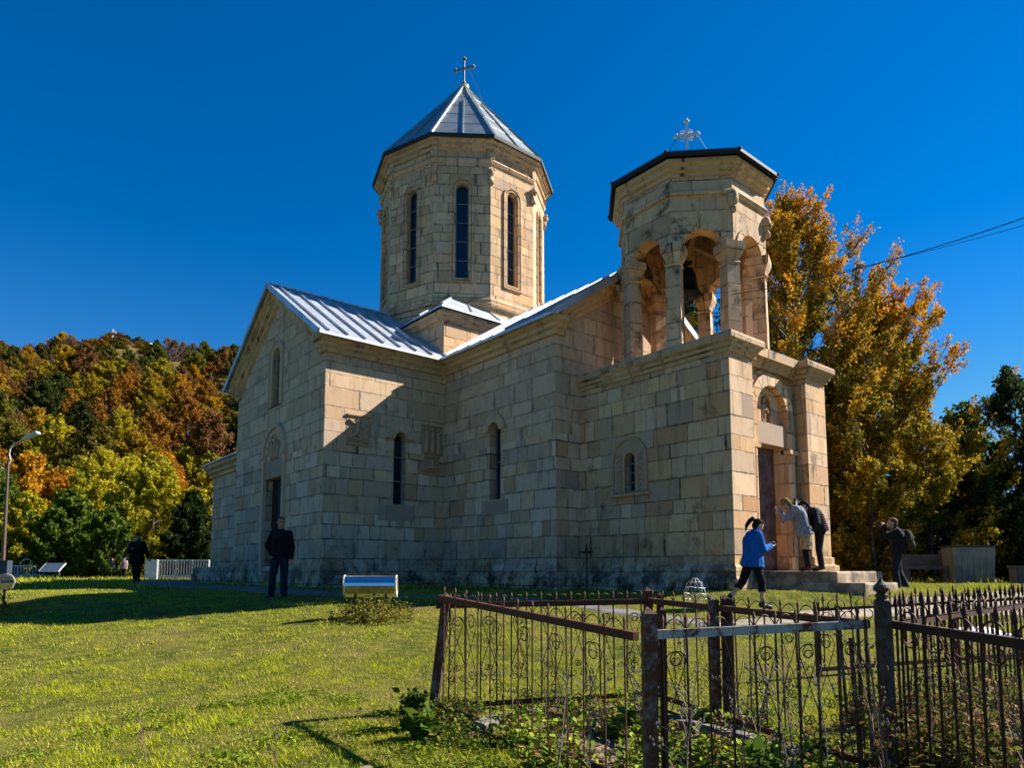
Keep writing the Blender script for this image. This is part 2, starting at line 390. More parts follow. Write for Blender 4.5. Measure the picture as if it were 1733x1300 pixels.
# ------------------------------------------------------------------ terrain
def build_ground():
    fs=np.concatenate([[-60,-30,-15,-6],np.arange(-2,20,.35),np.arange(20,60,1.5),np.arange(60,240,4),[260,300,400,600,1000,1800,3200]])
    aa=np.concatenate([[-1.4,-1.2],np.linspace(-1.05,1.05,110),[1.2,1.4]])
    V=[]
    for f in fs:
        wd=max(f,0)*1.0+14
        for a in aa:
            r=a*wd; 
            if f>200: r=a*f*1.5
            V.append(W2(r,f))
    V=np.array(V); Z=terrain(V[:,0],V[:,1])
    n=len(aa); F=[]
    for i in range(len(fs)-1):
        for j in range(n-1): F.append((i*n+j,i*n+j+1,(i+1)*n+j+1,(i+1)*n+j))
    me=bpy.data.meshes.new('ground'); me.from_pydata([(a[0],a[1],z) for a,z in zip(V,Z)],[],F); me.update()
    me.polygons.foreach_set('use_smooth',[True]*len(me.polygons))
    me.materials.append(M_ground); o=bpy.data.objects.new('ground',me); COL.objects.link(o); o['kind']='structure'
build_ground()
def strip(name,pts,widths,mat,lift=.012,seed=1,step=.25):
    """draped ribbon; pts in (r,f)"""
    rs=random.Random(seed); P=[]
    for i in range(len(pts)-1):
        a=Vector(pts[i]);b=Vector(pts[i+1]); k=max(1,int((b-a).length/step))
        for j in range(k): t=j/k; P.append((a.lerp(b,t),widths[i]*(1-t)+widths[i+1]*t))
    P.append((Vector(pts[-1]),widths[-1]))
    V=[];F=[];m=9
    for i,(p,wd) in enumerate(P):
        q=P[min(i+1,len(P)-1)][0]-P[max(i-1,0)][0]; q.normalize(); nn=Vector((-q.y,q.x))
        w1=wd*(.5+.07*math.sin(i*.9)+rs.uniform(-.04,.04)); w2=wd*(.5+.07*math.sin(i*.7+2)+rs.uniform(-.04,.04))
        for k in range(m):
            t=k/(m-1); c=p+nn*(-w1*(1-t)+w2*t); x,y=W2(c.x,c.y)
            z=tz(x,y)+lift*(1 if 0<k<m-1 else -1)+ (rs.uniform(-.006,.012) if 0<k<m-1 else 0)
            V.append((x,y,z))
    for i in range(len(P)-1):
        for k in range(m-1): F.append((i*m+k,i*m+k+1,(i+1)*m+k+1,(i+1)*m+k))
    b=MB(); b.add(V,F); o=b.build(name,mat,smooth=True); o['kind']='structure'
strip('dirt_path',[(3.2,10.6),(5.5,11.9),(7.2,12.3),(8.6,12.6),(11.5,13.2),(16,14.2)],[.5,1.0,1.7,1.9,2.2,2.6],M_path,.02,3)
strip('gravel_path',[(-15.5,30),(-12.4,24.5),(-8.7,19.5),(-5,16.2),(-2.6,15.0),(0,14.2),(3.2,10.7)],[2.2,2.4,2.0,1.3,.55,.5,.5],M_path2,.018,5)
# ================================================================== CHURCH
CH=empty('church',(11.96,17.85,-.5),'pale limestone church with tall ten-sided drum, metal roofs, gabled transept and belfry porch','church')
X0,X1,XC=11.96,18.16,15.06      # nave
TX0,TX1,Y0,Y1,YC=7.95,22.2,17.85,25.3,21.58
PXA,PXB,PY,NY=12.88,17.2,8.17,12.69
ZB=-1.0; SL=.648; EV=6.6
def arch(c,z0,z1,w,n=14):
    r=w/2; zc=z1-r
    return [(c-r,z0),(c+r,z0)]+[(c+r*math.cos(PI*k/n),zc+r*math.sin(PI*k/n)) for k in range(0,n+1)]
def rectp(a,b,c,d): return [(a,c),(b,c),(b,d),(a,d)]
class Fr:   # wall frame: origin + u*t + v*z, outward n
    def __init__(s,o,t): s.o=Vector(o); s.t=Vector(t).normalized(); s.z=Vector((0,0,1)); s.n=s.t.cross(s.z)
    def p(s,u,v,d=0): return s.o+s.t*u+s.z*v+s.n*d
def tess(mb,fr,loops,d=0):
    flat=[p for l in loops for p in l]
    tr=geometry.tessellate_polygon([[Vector((a,b,0)) for a,b in l] for l in loops])
    mb.add([fr.p(a,b,d) for a,b in flat],tr)
def panel(mb,fr,outer,holes=(),reveal=.3,d=0):
    tess(mb,fr,[outer]+list(holes),d)
    for h in holes:
        n=len(h); v=[fr.p(a,b,d) for a,b in h]+[fr.p(a,b,d-reveal) for a,b in h]
        mb.add(v,[(i,(i+1)%n,n+(i+1)%n,n+i) for i in range(n)])
def ring(mb,fr,outer,inner,d0,d1):
    """raised moulding between two loops with equal point counts, from depth d0 to d1 (proud)"""
    n=len(outer)
    for k,(A,B) in enumerate(((outer,inner),)):
        v=[fr.p(a,b,d1) for a,b in A]+[fr.p(a,b,d1) for a,b in B]+[fr.p(a,b,d0) for a,b in A]+[fr.p(a,b,d0) for a,b in B]
        f=[]
        for i in range(n):
            j=(i+1)%n
            f+=[(i,j,n+j,n+i),(2*n+i,2*n+j,j,i),(n+i,n+j,3*n+j,3*n+i)]
        mb.add(v,f)
F_W1=Fr((TX0,Y0,0),(1,0,0))          # u = x-TX0
F_G=Fr((TX0,Y1,0),(0,-1,0))          # u = Y1-y
F_W2=Fr((X0,Y0,0),(0,-1,0))          # u = Y0-y
F_W3=Fr((X0,NY,0),(1,0,0))
F_W4=Fr((PXA,NY,0),(0,-1,0))         # u = NY-y
F_W5=Fr((PXA,PY,0),(1,0,0))
HW1=arch(10.38-TX0,1.94,4.14,.42); HG=arch(Y1-21.62,5.27,7.2,.62); HG2=rectp(Y1-22.3,Y1-20.72,-.25,2.93)
HW2=arch(Y0-15.22,1.99,4.22,.50); HW4=arch(NY-11.0,1.92,2.88,.32)
# --- transept walls
b=MB()
panel(b,F_W1,[(0,ZB),(X0-TX0,ZB),(X0-TX0,EV-.1),(0,EV-.1)],[HW1],.32)
W=Y1-Y0; pk=EV+SL*(YC-(Y0-.4))-.12
panel(b,F_G,[(0,ZB),(W,ZB),(W,EV+.05),(W/2,pk),(0,EV+.05)],[HG,HG2],.26)
b.add([(TX0,Y1,ZB),(TX1,Y1,ZB),(TX1,Y1,6.5),(TX0,Y1,6.5)],[(0,1,2,3)])
b.add([(TX1,Y0,ZB),(TX1,Y1,ZB),(TX1,Y1,6.6),(TX1,YC,pk),(TX1,Y0,6.6)],[(0,1,2,3,4)])
b.add([(X1,Y0,ZB),(TX1,Y0,ZB),(TX1,Y0,6.5),(X1,Y0,6.5)],[(0,1,2,3)])
b.build('transept_wall',M_wall,CH,uv=True,fixn=False)
# --- nave walls
b=MB()
panel(b,F_W2,[(0,ZB),(Y0-NY,ZB),(Y0-NY,EV-.1),(0,EV-.1)],[HW2],.32)
pkn=EV+SL*(XC-(X0-.4))-.12; WN=X1-X0
panel(b,F_W3,[(0,ZB),(WN,ZB),(WN,EV+.05),(WN/2,pkn),(0,EV+.05)],[],.3)
b.add([(X1,NY,ZB),(X1,33,ZB),(X1,33,6.5),(X1,NY,6.5)],[(0,1,2,3)])
b.add([(X0,Y1,4),(X0,33,4),(X0,33,6.5),(X0,Y1,6.5)],[(0,1,2,3)])
b.add([(X0,33,ZB),(X1,33,ZB),(X1,33,6.6),(XC,33,pkn),(X0,33,6.6)],[(0,1,2,3,4)])
b.build('nave_wall',M_wall,CH,uv=True,fixn=False)
# --- low side chapel at the far left
AXX,AYY=8.6,30.3
F_A=Fr((AXX,AYY,0),(0,-1,0)); HA=arch(AYY-26.95,1.95,3.45,.34)
b=MB(); panel(b,F_A,[(0,ZB),(AYY-Y1,ZB),(AYY-Y1,4.0),(0,4.0)],[HA],.3)
b.add([(AXX,AYY,ZB),(X0,AYY,ZB),(X0,AYY,5.2),(AXX,AYY,4.0)],[(0,1,2,3)])
b.build('side_chapel_wall',M_wall,CH,uv=True,fixn=False)
b=MB(); PR=[(0,-.50),(.09,-.49),(.11,-.36),(.20,-.31),(.21,-.20),(.33,-.13),(.34,0),(0,0)]
b.sweep([(X0,AYY),(AXX,AYY),(AXX,Y1)],[(o,4.35+z) for o,z in PR],closed=False)
b.build('side_chapel_cornice',M_corn,CH,uv=True)
b=MB(); b.extr([(AXX-.42,AYY+.42,4.36),(AXX-.42,AYY+.42,4.42),(X0+.1,AYY+.42,6.0),(X0+.1,AYY+.42,5.9)],(0,-(AYY+.42-Y1),0)); b.build('side_chapel_roof',M_roof,CH)
# --- plinths
b=MB()
b.sweep([(TX0,AYY-.1),(TX0,Y0),(X0,Y0),(X0,NY),(PXA,NY),(PXA,PY),(PXA+.92,PY)],[(0,ZB),(.11,ZB),(.11,-.20),(.05,-.14),(.05,.06),(0,.12)],closed=False)
b.build('plinth',M_wall,CH,uv=True)
b=MB(); b.sweep([(PXB-.97,PY),(PXB,PY),(PXB,NY)],[(0,ZB),(.13,ZB),(.13,.10),(.05,.13),(.05,.30),(0,.32)],closed=False)
b.build('pilaster_base',M_porch,CH,uv=True)
# --- eaves cornices
PC=[(0,-.46),(.08,-.45),(.10,-.34),(.19,-.29),(.20,-.20),(.31,-.13),(.33,-.02),(0,-.02)]
for pth in ([(TX0,Y0+.30),(TX0,Y0),(X0,Y0),(X0,NY),(X0+.30,NY)],[(X1-.30,NY),(X1,NY),(X1,Y0),(TX1,Y0)],[(TX0,Y1-.3),(TX0,Y1),(X0,Y1)][::-1]):
    b=MB(); b.sweep(pth,[(o,EV+z) for o,z in PC],closed=False); b.build('eaves_cornice',M_corn,CH,uv=True)
def rake(mb,xy,nrm,ax,c,half,prof,ztop):
    """gable cornice; ax unit dir along gable, half = to eave edge"""
    for sgn in (-1,1):
        A=[];B=[]
        for (o,z) in prof:
            for (L,h) in ((A,half),(B,0.0)):
                L.append(Vector((xy[0],xy[1],0))+Vector(ax)*(sgn*h)+Vector(nrm)*o+Vector((0,0,ztop-SL*h+z)))
        n=len(prof); mb.add(A+B,[tuple(range(n))]+[(i,(i+1)%n,n+(i+1)%n,n+i) for i in range(n)])
RK=[(0,-.66),(.09,-.62),(.10,-.50),(.19,-.44),(.20,-.32),(.31,-.25),(.33,-.11),(0,-.11)]
b=MB(); rake(b,(TX0,YC),(-1,0,0),(0,1,0),YC,YC-Y0+.06,RK,EV+SL*(YC-Y0+.4)); b.build('gable_cornice',M_corn,CH,uv=True)
b=MB(); rake(b,(XC,NY),(0,-1,0),(1,0,0),XC,XC-X0+.06,RK,EV+SL*(XC-X0+.4)); b.build('gable_cornice',M_corn,CH,uv=True)
# --- roofs
def gable_roof(name,ax,c,half,a0,a1,zt,th=.10):
    """ax 'x': ridge runs along x at y=c; sections"""
    def P(a,h,z): return (a,c+h,z) if ax=='x' else (c+h,a,z)
    zr=zt+SL*half; poly=[P(a0,-half,zt),P(a0,0,zr),P(a0,half,zt),P(a0,half,zt-th),P(a0,0,zr-th),P(a0,-half,zt-th)]
    d=(a1-a0,0,0) if ax=='x' else (0,a1-a0,0)
    b=MB(); b.extr(poly,d); roof=b.build(name,M_roof,CH)
    s=MB(); k=a0+.30; rs=random.Random(4)
    while k<a1:
        for sg in (-1,1):
            b2=[]; 
            for h,z in ((half,zt),(0.02,zr-.01)):
                b2.append(Vector(P(k,sg*h,z)))
            s.bar(b2[0]+Vector((0,0,.035)),b2[1]+Vector((0,0,.035)),.03,.085)
        k+=.58+rs.uniform(-.03,.03)
    s.bar(P(a0,0,zr+.02),P(a1,0,zr+.02),.16,.06)
    s.build('standing_seam',M_roof,roof)
    t=MB()
    for aa in (a0-.025,):
        for sg in (-1,1): t.bar(P(aa,sg*(half+.02),zt-.05),P(aa,0,zr-.04),.05,.17)
    for sg in (-1,1): t.bar(P(a0,sg*(half+.02),zt-.06),P(a1,sg*(half+.02),zt-.06),.04,.07)
    t.build('roof_edge',M_roof,roof)
    return roof
gable_roof('transept_roof','x',YC,YC-Y0+.40,TX0-.40,TX1+.4,EV)
gable_roof('nave_roof','y',XC,XC-X0+.40,NY-.40,33.2,EV)
# --- crossing block
BX0,BX1,BY0,BY1=11.86,18.3,17.75,25.2
b=MB(); b.box(BX0,BX1,BY0,BY1,5.9,8.16); blk=b.build('crossing_block',M_drum,CH,uv=True)
b=MB(); b.sweep([(BX0,BY0),(BX1,BY0),(BX1,BY1),(BX0,BY1)],[(0,8.0),(.06,8.02),(.10,8.12),(.17,8.18),(.18,8.28),(0,8.28)]); b.build('block_cornice',M_corn,blk,uv=True)
b=MB(); o=.26; q=[(BX0-o,BY0-o),(BX1+o,BY0-o),(BX1+o,BY1+o),(BX0-o,BY1+o)]
DX,DY=15.18,21.42
b.add([(x,y,8.30) for x,y in q]+[(x,y,8.37) for x,y in q]+[(DX,DY,11.0)],[(0,1,5,4),(1,2,6,5),(2,3,7,6),(3,0,4,7),(4,5,8),(5,6,8),(6,7,8),(7,4,8)])
b.build('block_roof',M_roof,blk)
s=MB()
for i in range(4):
    s.bar((q[i][0],q[i][1],8.39),(DX,DY,11.02),.07,.06)
    for k in range(1,6):
        t=k/6; a=Vector(q[i]).lerp(Vector(q[(i+1)%4]),t); e=a.lerp(Vector((DX,DY)),.34); s.bar((a.x,a.y,8.39),(e.x,e.y,8.39+2.63*.34),.04,.05)
s.build('roof_seam',M_roof,blk)
# --- drum
DR=3.25; ap=DR*math.cos(PI/10); hs_=DR*math.sin(PI/10)
def ngon(cx,cy,R,n=10,ph=0): return [(cx+R*math.cos(2*PI*k/n+ph),cy+R*math.sin(2*PI*k/n+ph)) for k in range(n)]
b=MB(); DW=[]
for k in range(10):
    th=2*PI*(k+.5)/10; n=Vector((math.cos(th),math.sin(th),0)); t=Vector((-n.y,n.x,0))
    fr=Fr(Vector((DX,DY,0))+n*ap,t)
    if (fr.n-n).length>1: fr.t=-t; fr.n=n
    hole=arch(0,10.2,13.70,.46)
    panel(b,fr,[(-hs_,7.6),(hs_,7.6),(hs_,15.0),(-hs_,15.0)],[hole],.26); DW.append((fr,k))
drum=b.build('drum_wall',M_drum,CH,uv=True,fixn=False)
R10=ngon(DX,DY,DR)
b=MB(); b.sweep(R10,[(0,9.16),(.09,9.18),(.11,9.27),(.05,9.32),(.07,9.42),(.03,9.5),(0,9.5)]); b.build('drum_base_moulding',M_corn,CH,uv=True)
b=MB(); b.sweep(R10,[(0,14.42),(.04,14.44),(.08,14.55),(.05,14.62),(0,14.62)])
b.build('drum_string_course',M_drum,CH,uv=True)
b=MB(); b.sweep(R10,[(0,14.86),(.07,14.88),(.09,14.98),(.17,15.03),(.18,15.12),(.28,15.17),(.29,15.24),(0,15.24)]); b.build('drum_cornice',M_corn,CH,uv=True)
# corner pilaster strips, masks and frieze arches of the drum
for k in range(10):
    b=MB(); mk=MB()
    th=2*PI*k/10; c=Vector((DX+DR*math.cos(th),DY+DR*math.sin(th),0)); n=Vector((math.cos(th),math.sin(th),0)); t=Vector((-n.y,n.x,0))
    b.obox(c+Vector((0,0,14.74))-n*.05,n*.12,t*.13,Vector((0,0,.12)))
    rs=random.Random(k)
    mz=14.12+rs.uniform(-.04,.04)
    mk.ell(c+n*.04+Vector((0,0,mz)),(.13,.13,.17),10,8); mk.ell(c+n*.16+Vector((0,0,mz-.03)),(.035,.03,.05),6,5)
    for sg in (-1,1): mk.ell(c+n*.10+t*.10*sg+Vector((0,0,mz+.09)),(.05,.05,.06),6,5); mk.ell(c+n*.14+t*.045*sg+Vector((0,0,mz+.03)),(.02,.02,.018),6,5)
    mk.obox(c+n*.02+Vector((0,0,mz-.30)),n*.07,t*.10,Vector((0,0,.13)))
    b.build('frieze_pilaster',M_drum,CH,uv=True); mk.build('corner_mask',M_drum,CH,uv=True,smooth=True)
def win(fr,c,z0,z1,w,depth,bars,surround=None,name='window',sm=M_plain,barw=.03,vert=False):
    r=w/2
    b=MB(); a=arch(c,z0,z1,w); a2=arch(c,z0+.035,z1-.035,w-.07)
    ring(b,fr,a,a2,-depth+.0,-depth+.05)
    for k in range(bars):
        z=z0+(z1-z0)*(k+1)/(bars+1.0); b.obox(fr.p(c,z,-depth+.03),fr.t*(r-.01),fr.n*.015,Vector((0,0,barw/2)))
    if vert: b.obox(fr.p(c,(z0+z1)/2,-depth+.028),fr.t*.010,fr.n*.010,Vector((0,0,(z1-z0)/2-.02)))
    wn=b.build(name,M_frame,CH)
    b=MB(); tess(b,fr,[arch(c,z0-.002,z1+.002,w+.004)],-depth+.01); b.build('pane',M_glass,wn,fixn=False)
    if surround:
        for (e0,e1,d,bt) in surround:
            b=MB(); ring(b,fr,arch(c,z0-bt*e1,z1+e1,w+2*e1),arch(c,z0-bt*e0,z1+e0,w+2*e0),-.02,d)
            b.build('window_surround',sm,wn,uv=True)
    return wn
for fr,k in DW:
    win(fr,0,10.2,13.70,.46,.22,4,[(.03,.08,.035,1),(.12,.19,.055,1)],'drum_window',M_drum)
# drum roof
RR=3.60; R2=ngon(DX,DY,RR); AP=19.72
b=MB(); n=10
b.add([(x,y,15.25) for x,y in R2]+[(x,y,15.31) for x,y in R2]+[(DX,DY,AP)],[tuple(range(9,-1,-1))]+[(i,(i+1)%n,n+(i+1)%n,n+i) for i in range(n)]+[(n+i,n+(i+1)%n,2*n) for i in range(n)])
dr=b.build('drum_roof',M_roofd,CH)
b=MB(); e=MB()
for i in range(n):
    p=Vector((*R2[i],15.31)); q_=Vector((*R2[(i+1)%n],15.31)); A=Vector((DX,DY,AP))
    b.bar(p+Vector((0,0,.02)),A+Vector((0,0,.02)),.09,.09)
    m=p.lerp(q_,.5); b.bar(m+Vector((0,0,.02)),m.lerp(A,.66)+Vector((0,0,.02)),.05,.09)
    for t in (.2,.38,.56,.74): b.bar(p.lerp(A,t),q_.lerp(A,t),.02,.012)
    e.bar(p+Vector((0,0,-.03)),q_+Vector((0,0,-.03)),.05,.13)
b.build('roof_seam',M_roofd,dr); e.build('roof_edge',M_dark,dr)
b=MB(); b.lathe((DX,DY,AP-.15),[(.2,0),(.2,.12),(.10,.18),(.07,.3),(.02,.36)],12); b.build('finial',M_cream,dr)
# drum cross with trefoil ends, arms parallel to the gable facade
def dcross(c,u,s,name,mat,parent):
    b=MB(); c=Vector(c); u=Vector(u).normalized(); z=Vector((0,0,1))
    b.bar(c,c+z*1.02*s,.05*s,.05*s,up=u); b.bar(c+z*.62*s-u*.36*s,c+z*.62*s+u*.36*s,.05*s,.05*s)
    for e,d1,d2 in ((c+z*1.04*s,z,u),(c+z*.62*s-u*.38*s,-u,z),(c+z*.62*s+u*.38*s,u,z)):
        for off in (d1*.055,d2*.06,-d2*.06): b.ell(e+off*s,(.045*s,.045*s,.045*s),8,6)
    return b.build(name,mat,parent)
cr=dcross((DX,DY,AP+.12),(.55,-.83,0),1.0,'drum_cross',M_brass,CH)
b=MB()
for dx,dy in ((-.5,.6),(.5,-.6)): b.tube([(DX+dx*.25,DY+dy*.25,AP+.7),(DX+dx,DY+dy,AP-.75)],.008,4)
b.build('guy_wire',M_wire,cr)
b=MB(); b.lathe((DX,DY,AP+.0),[(.09,0),(.10,.05),(.09,.1),(.03,.14)],10); b.build('cross_base',M_dark,cr)
# --- church windows
SUR=[(.10,.26,.03,0)]
w1=win(F_W1,10.38-TX0,1.94,4.14,.42,.26,2,None,'transept_window')
b=MB(); 
def voussoir(fr,c,zc,r0,r1,d0,d1,n,a0=0,a1=PI):
    mb=MB()
    for k in range(n):
        t0=a0+(a1-a0)*k/n+.012; t1=a0+(a1-a0)*(k+1)/n-.012; P=[]
        for (r,t) in ((r0,t0),(r1,t0),(r1,(t0+t1)/2),(r1,t1),(r0,t1),(r0,(t0+t1)/2)): P.append(fr.p(c+r*math.cos(t),zc+r*math.sin(t),d0))
        mb.extr(P,fr.n*(d1-d0))
    return mb
voussoir(F_W1,10.38-TX0,3.93,.21,.50,-.01,.09,5).build('window_arch',M_plain,w1,uv=True)
b=MB(); b.obox(F_W1.p(10.30-TX0,1.70,-.02),F_W1.t*.62,F_W1.n*.05,Vector((0,0,.23))); b.build('window_sill',M_grey,w1,uv=True)
w2=win(F_W2,Y0-15.22,1.99,4.22,.50,.28,1,None,'nave_window')
voussoir(F_W2,Y0-15.22,3.97,.25,.50,-.01,.08,5).build('window_arch',M_plain,w2,uv=True)
b=MB(); b.obox(F_W2.p(Y0-15.22,1.77,-.02),F_W2.t*.58,F_W2.n*.05,Vector((0,0,.20))); b.build('window_sill',M_grey,w2,uv=True)
gw=win(F_G,Y1-21.62,5.27,7.2,.62,.20,2,[(.02,.20,.03,0),(.22,.30,.05,0)],'gable_window',vert=True)
aw=win(F_A,AYY-26.95,1.95,3.45,.34,.22,2,[(.03,.18,.03,0)],'chapel_window')
pw=win(F_W4,NY-11.0,1.92,2.88,.32,.22,3,None,'porch_window',vert=True)
b=MB(); ring(b,F_W4,arch(NY-11.0,1.90,3.22,1.0),arch(NY-11.0,1.92,2.88,.32),-.02,.025); ring(b,F_W4,arch(NY-11.0,1.90,3.28,1.10),arch(NY-11.0,1.90,3.21,.98),-.02,.06)
b.obox(F_W4.p(NY-11.0,1.84,.02),F_W4.t*.62,F_W4.n*.07,Vector((0,0,.04))); rs=random.Random(3)
for sg in (-1,1):
    for k in range(7):
        z=2.0+k*.13; pts=[F_W4.p(NY-11.0+sg*(.33+.07*math.cos(t)),z+.055*math.sin(t),.035) for t in np.linspace(0,5,9)]; b.tube(pts,.014,5)
b.build('carved_surround',M_pink,pw,uv=True)
# carved relief slabs on the transept wall
def relief(fr,u0,u1,z0,z1,seed,kind):
    rs=random.Random(seed); b=MB(); b.obox(fr.p((u0+u1)/2,(z0+z1)/2,-.02),fr.t*((u1-u0)/2),fr.n*.030,Vector((0,0,(z1-z0)/2)))
    for a,c,d,e in ((u0,u1,z0,z0+.05),(u0,u1,z1-.04,z1)):
        b.obox(fr.p((a+c)/2,(d+e)/2,.02),fr.t*((c-a)/2+.01),fr.n*.04,Vector((0,0,(e-d)/2)))
    Wd=u1-u0; H=z1-z0
    def C(p,q,r0,r1): b.cap(fr.p(u0+p[0]*Wd,z0+p[1]*H,.03),fr.p(u0+q[0]*Wd,z0+q[1]*H,.03),r0,r1,8)
    if kind==0:      # horseman-like kneeling figure with bent limbs
        C((.5,.85),(.48,.83),.06,.06);C((.48,.75),(.42,.42),.09,.10);C((.5,.7),(.72,.55),.04,.03);C((.72,.55),(.85,.68),.03,.03)
        C((.42,.42),(.2,.25),.07,.05);C((.42,.4),(.66,.2),.07,.05);C((.66,.2),(.9,.15),.05,.05);C((.2,.25),(.12,.55),.04,.03)
        C((.12,.8),(.3,.7),.04,.05)
        for k in range(8): C((rs.random(),rs.uniform(.1,.3)),(rs.random(),rs.uniform(.1,.3)),.02,.02)
    elif kind==1:    # standing robed figures
        for cx in (.22,.52,.82):
            C((cx,.88),(cx,.86),.055,.055);C((cx,.72),(cx+.03,.42),.07,.055);C((cx+.03,.42),(cx-.02,.10),.06,.085);C((cx-.08,.7),(cx+.10,.52),.03,.025);C((cx+.08,.70),(cx+.14,.88),.025,.02)
            for k in (-1,0,1): C((cx+k*.05,.6),(cx+k*.07,.1),.018,.022)
    else:
        C((.5,.6),(.5,.5),.09,.06); C((.3,.25),(.7,.25),.05,.05); C((.5,.45),(.5,.3),.03,.05)
    return b
relief(F_W1,8.63-TX0,9.36-TX0,3.58,4.47,1,0).build('relief_carving',M_pink,CH,uv=True,smooth=False)
relief(F_W1,11.13-TX0,11.86-TX0,3.58,4.50,2,1).build('relief_carving',M_pink,CH,uv=True)
relief(F_W1,11.24-TX0,11.78-TX0,3.05,3.52,3,2).build('carved_panel',M_pink,CH,uv=True)
# --- gable portal
b=MB(); tess(b,F_G,[rectp(Y1-22.35,Y1-20.67,-.3,2.98)],-.25); gd=b.build('side_door',M_doord,CH,fixn=False)
b=MB()
for u in (Y1-21.9,Y1-21.5,Y1-21.1): b.obox(F_G.p(u,1.3,-.24),F_G.t*.012,F_G.n*.01,Vector((0,0,1.6)))
b.obox(F_G.p(Y1-21.5,1.5,-.23),F_G.t*.78,F_G.n*.015,Vector((0,0,.06))); b.build('door_batten',M_black,gd)
b=MB(); cG=Y1-21.5
voussoir(F_G,cG,3.72,.80,.95,-.01,.10,9).v; v=voussoir(F_G,cG,3.72,.80,.96,-.01,.10,9); b.v,b.f=v.v,v.f
v=voussoir(F_G,cG,3.72,.60,.79,-.01,.05,9); b.add(v.v,v.f)
for sg in (-1,1):
    b.obox(F_G.p(cG+sg*.87,1.72,.03),F_G.t*.08,F_G.n*.05,Vector((0,0,2.0)))
    b.obox(F_G.p(cG+sg*.88,3.70,.05),F_G.t*.11,F_G.n*.07,Vector((0,0,.08)))
b.build('portal_moulding',M_plain,CH,uv=True)
b=MB(); b.obox(F_G.p(cG,3.22,-.02),F_G.t*.80,F_G.n*.035,Vector((0,0,.28))); b.build('door_lintel',M_grey,CH,uv=True)
b=MB(); 
for cx in (-.22,.05,.28): b.cap(F_G.p(cG+cx,4.05-abs(cx)*.4,.01),F_G.p(cG+cx,3.6,.01),.07,.09,8); b.ell(F_G.p(cG+cx,4.17-abs(cx)*.4,.03),(.05,.05,.06),8,6)
b.build('tympanum_carving',M_pink,CH,uv=True)
# ================= porch
RC=.36; YR=PY+RC
b=MB()
panel(b,F_W4,[(0,ZB),(NY-PY,ZB),(NY-PY,4.95),(0,4.95)],[HW4],.3)
F_P=Fr((0,PY,0),(1,0,0)); F_R=Fr((0,YR,0),(1,0,0)); PCX=15.04
panel(b,F_P,rectp(PXA,PXA+.92,ZB,4.95)); panel(b,F_P,rectp(PXB-.98,PXB,ZB,4.95))
for xx in (PXA+.92,PXB-.98): b.add([(xx,PY,ZB),(xx,YR,ZB),(xx,YR,4.95),(xx,PY,4.95)],[(0,1,2,3)])
HP=rectp(PCX-.66,PCX+.66,-.06,2.98)
HT=arch(PCX,3.5,4.42,1.36)
panel(b,F_R,rectp(PXA+.92,PXB-.98,ZB,4.95),[HP,HT],.32)
b.add([(PXB,PY,ZB),(PXB,NY,ZB),(PXB,NY,4.95),(PXB,PY,4.95)],[(0,1,2,3)])
b.build('porch_wall',M_porch,CH,uv=True,fixn=False)
# arched jambs, tympanum, lintel
b=MB()
v=voussoir(F_R,PCX,3.70,.70,.98,-.02,.13,7); b.add(v.v,v.f); v=voussoir(F_R,PCX,3.70,.985,1.10,-.02,.05,9); b.add(v.v,v.f)
for sg in (-1,1):
    b.obox(F_R.p(PCX+sg*.84,3.30,.05),F_R.t*.14,F_R.n*.08,Vector((0,0,.40)))
    b.tube([F_R.p(PCX+sg*.84,-.02,.02),F_R.p(PCX+sg*.84,2.86,.02)],.15,12)
    b.obox(F_R.p(PCX+sg*.86,2.87,.06),F_R.t*.20,F_R.n*.12,Vector((0,0,.05)))
b.build('portal_arch',M_porch,CH,uv=True)
b=MB(); b.obox(F_R.p(PCX,3.23,-.05),F_R.t*.69,F_R.n*.12,Vector((0,0,.255))); b.build('porch_lintel',M_grey,CH,uv=True)
b=MB(); HN=arch(PCX+.02,3.50,4.22,.44)
tess(b,F_R,[arch(PCX,3.485,4.40,1.40),HN],-.06); nn=len(HN)
b.add([F_R.p(a,c,-.06) for a,c in HN]+[F_R.p(a,c,-.30) for a,c in HN],[(i,(i+1)%nn,nn+(i+1)%nn,nn+i) for i in range(nn)])
tess(b,F_R,[arch(PCX+.02,3.49,4.24,.46)],-.295)
b.build('tympanum',M_porch,CH,uv=True,fixn=False)
b=MB(); c=lambda u,z,d: F_R.p(PCX+.02+u,z,d)
b.cap(c(0,3.95,-.14),c(0,3.72,-.14),.085,.075,10); b.ell(c(0,4.10,-.12),(.055,.055,.07),10,8)
for sg in(-1,1):
    b.cap(c(sg*.045,3.72,-.14),c(sg*.05,3.53,-.13),.05,.035,8); b.cap(c(sg*.10,3.95,-.12),c(sg*.12,3.80,-.08),.035,.03,8); b.cap(c(sg*.12,3.80,-.08),c(sg*.02,3.86,-.04),.03,.025,8)
b.obox(c(0,3.515,-.12),F_R.t*.12,F_R.n*.08,Vector((0,0,.02)))
b.build('niche_statue',M_pink,CH,uv=True,smooth=True)
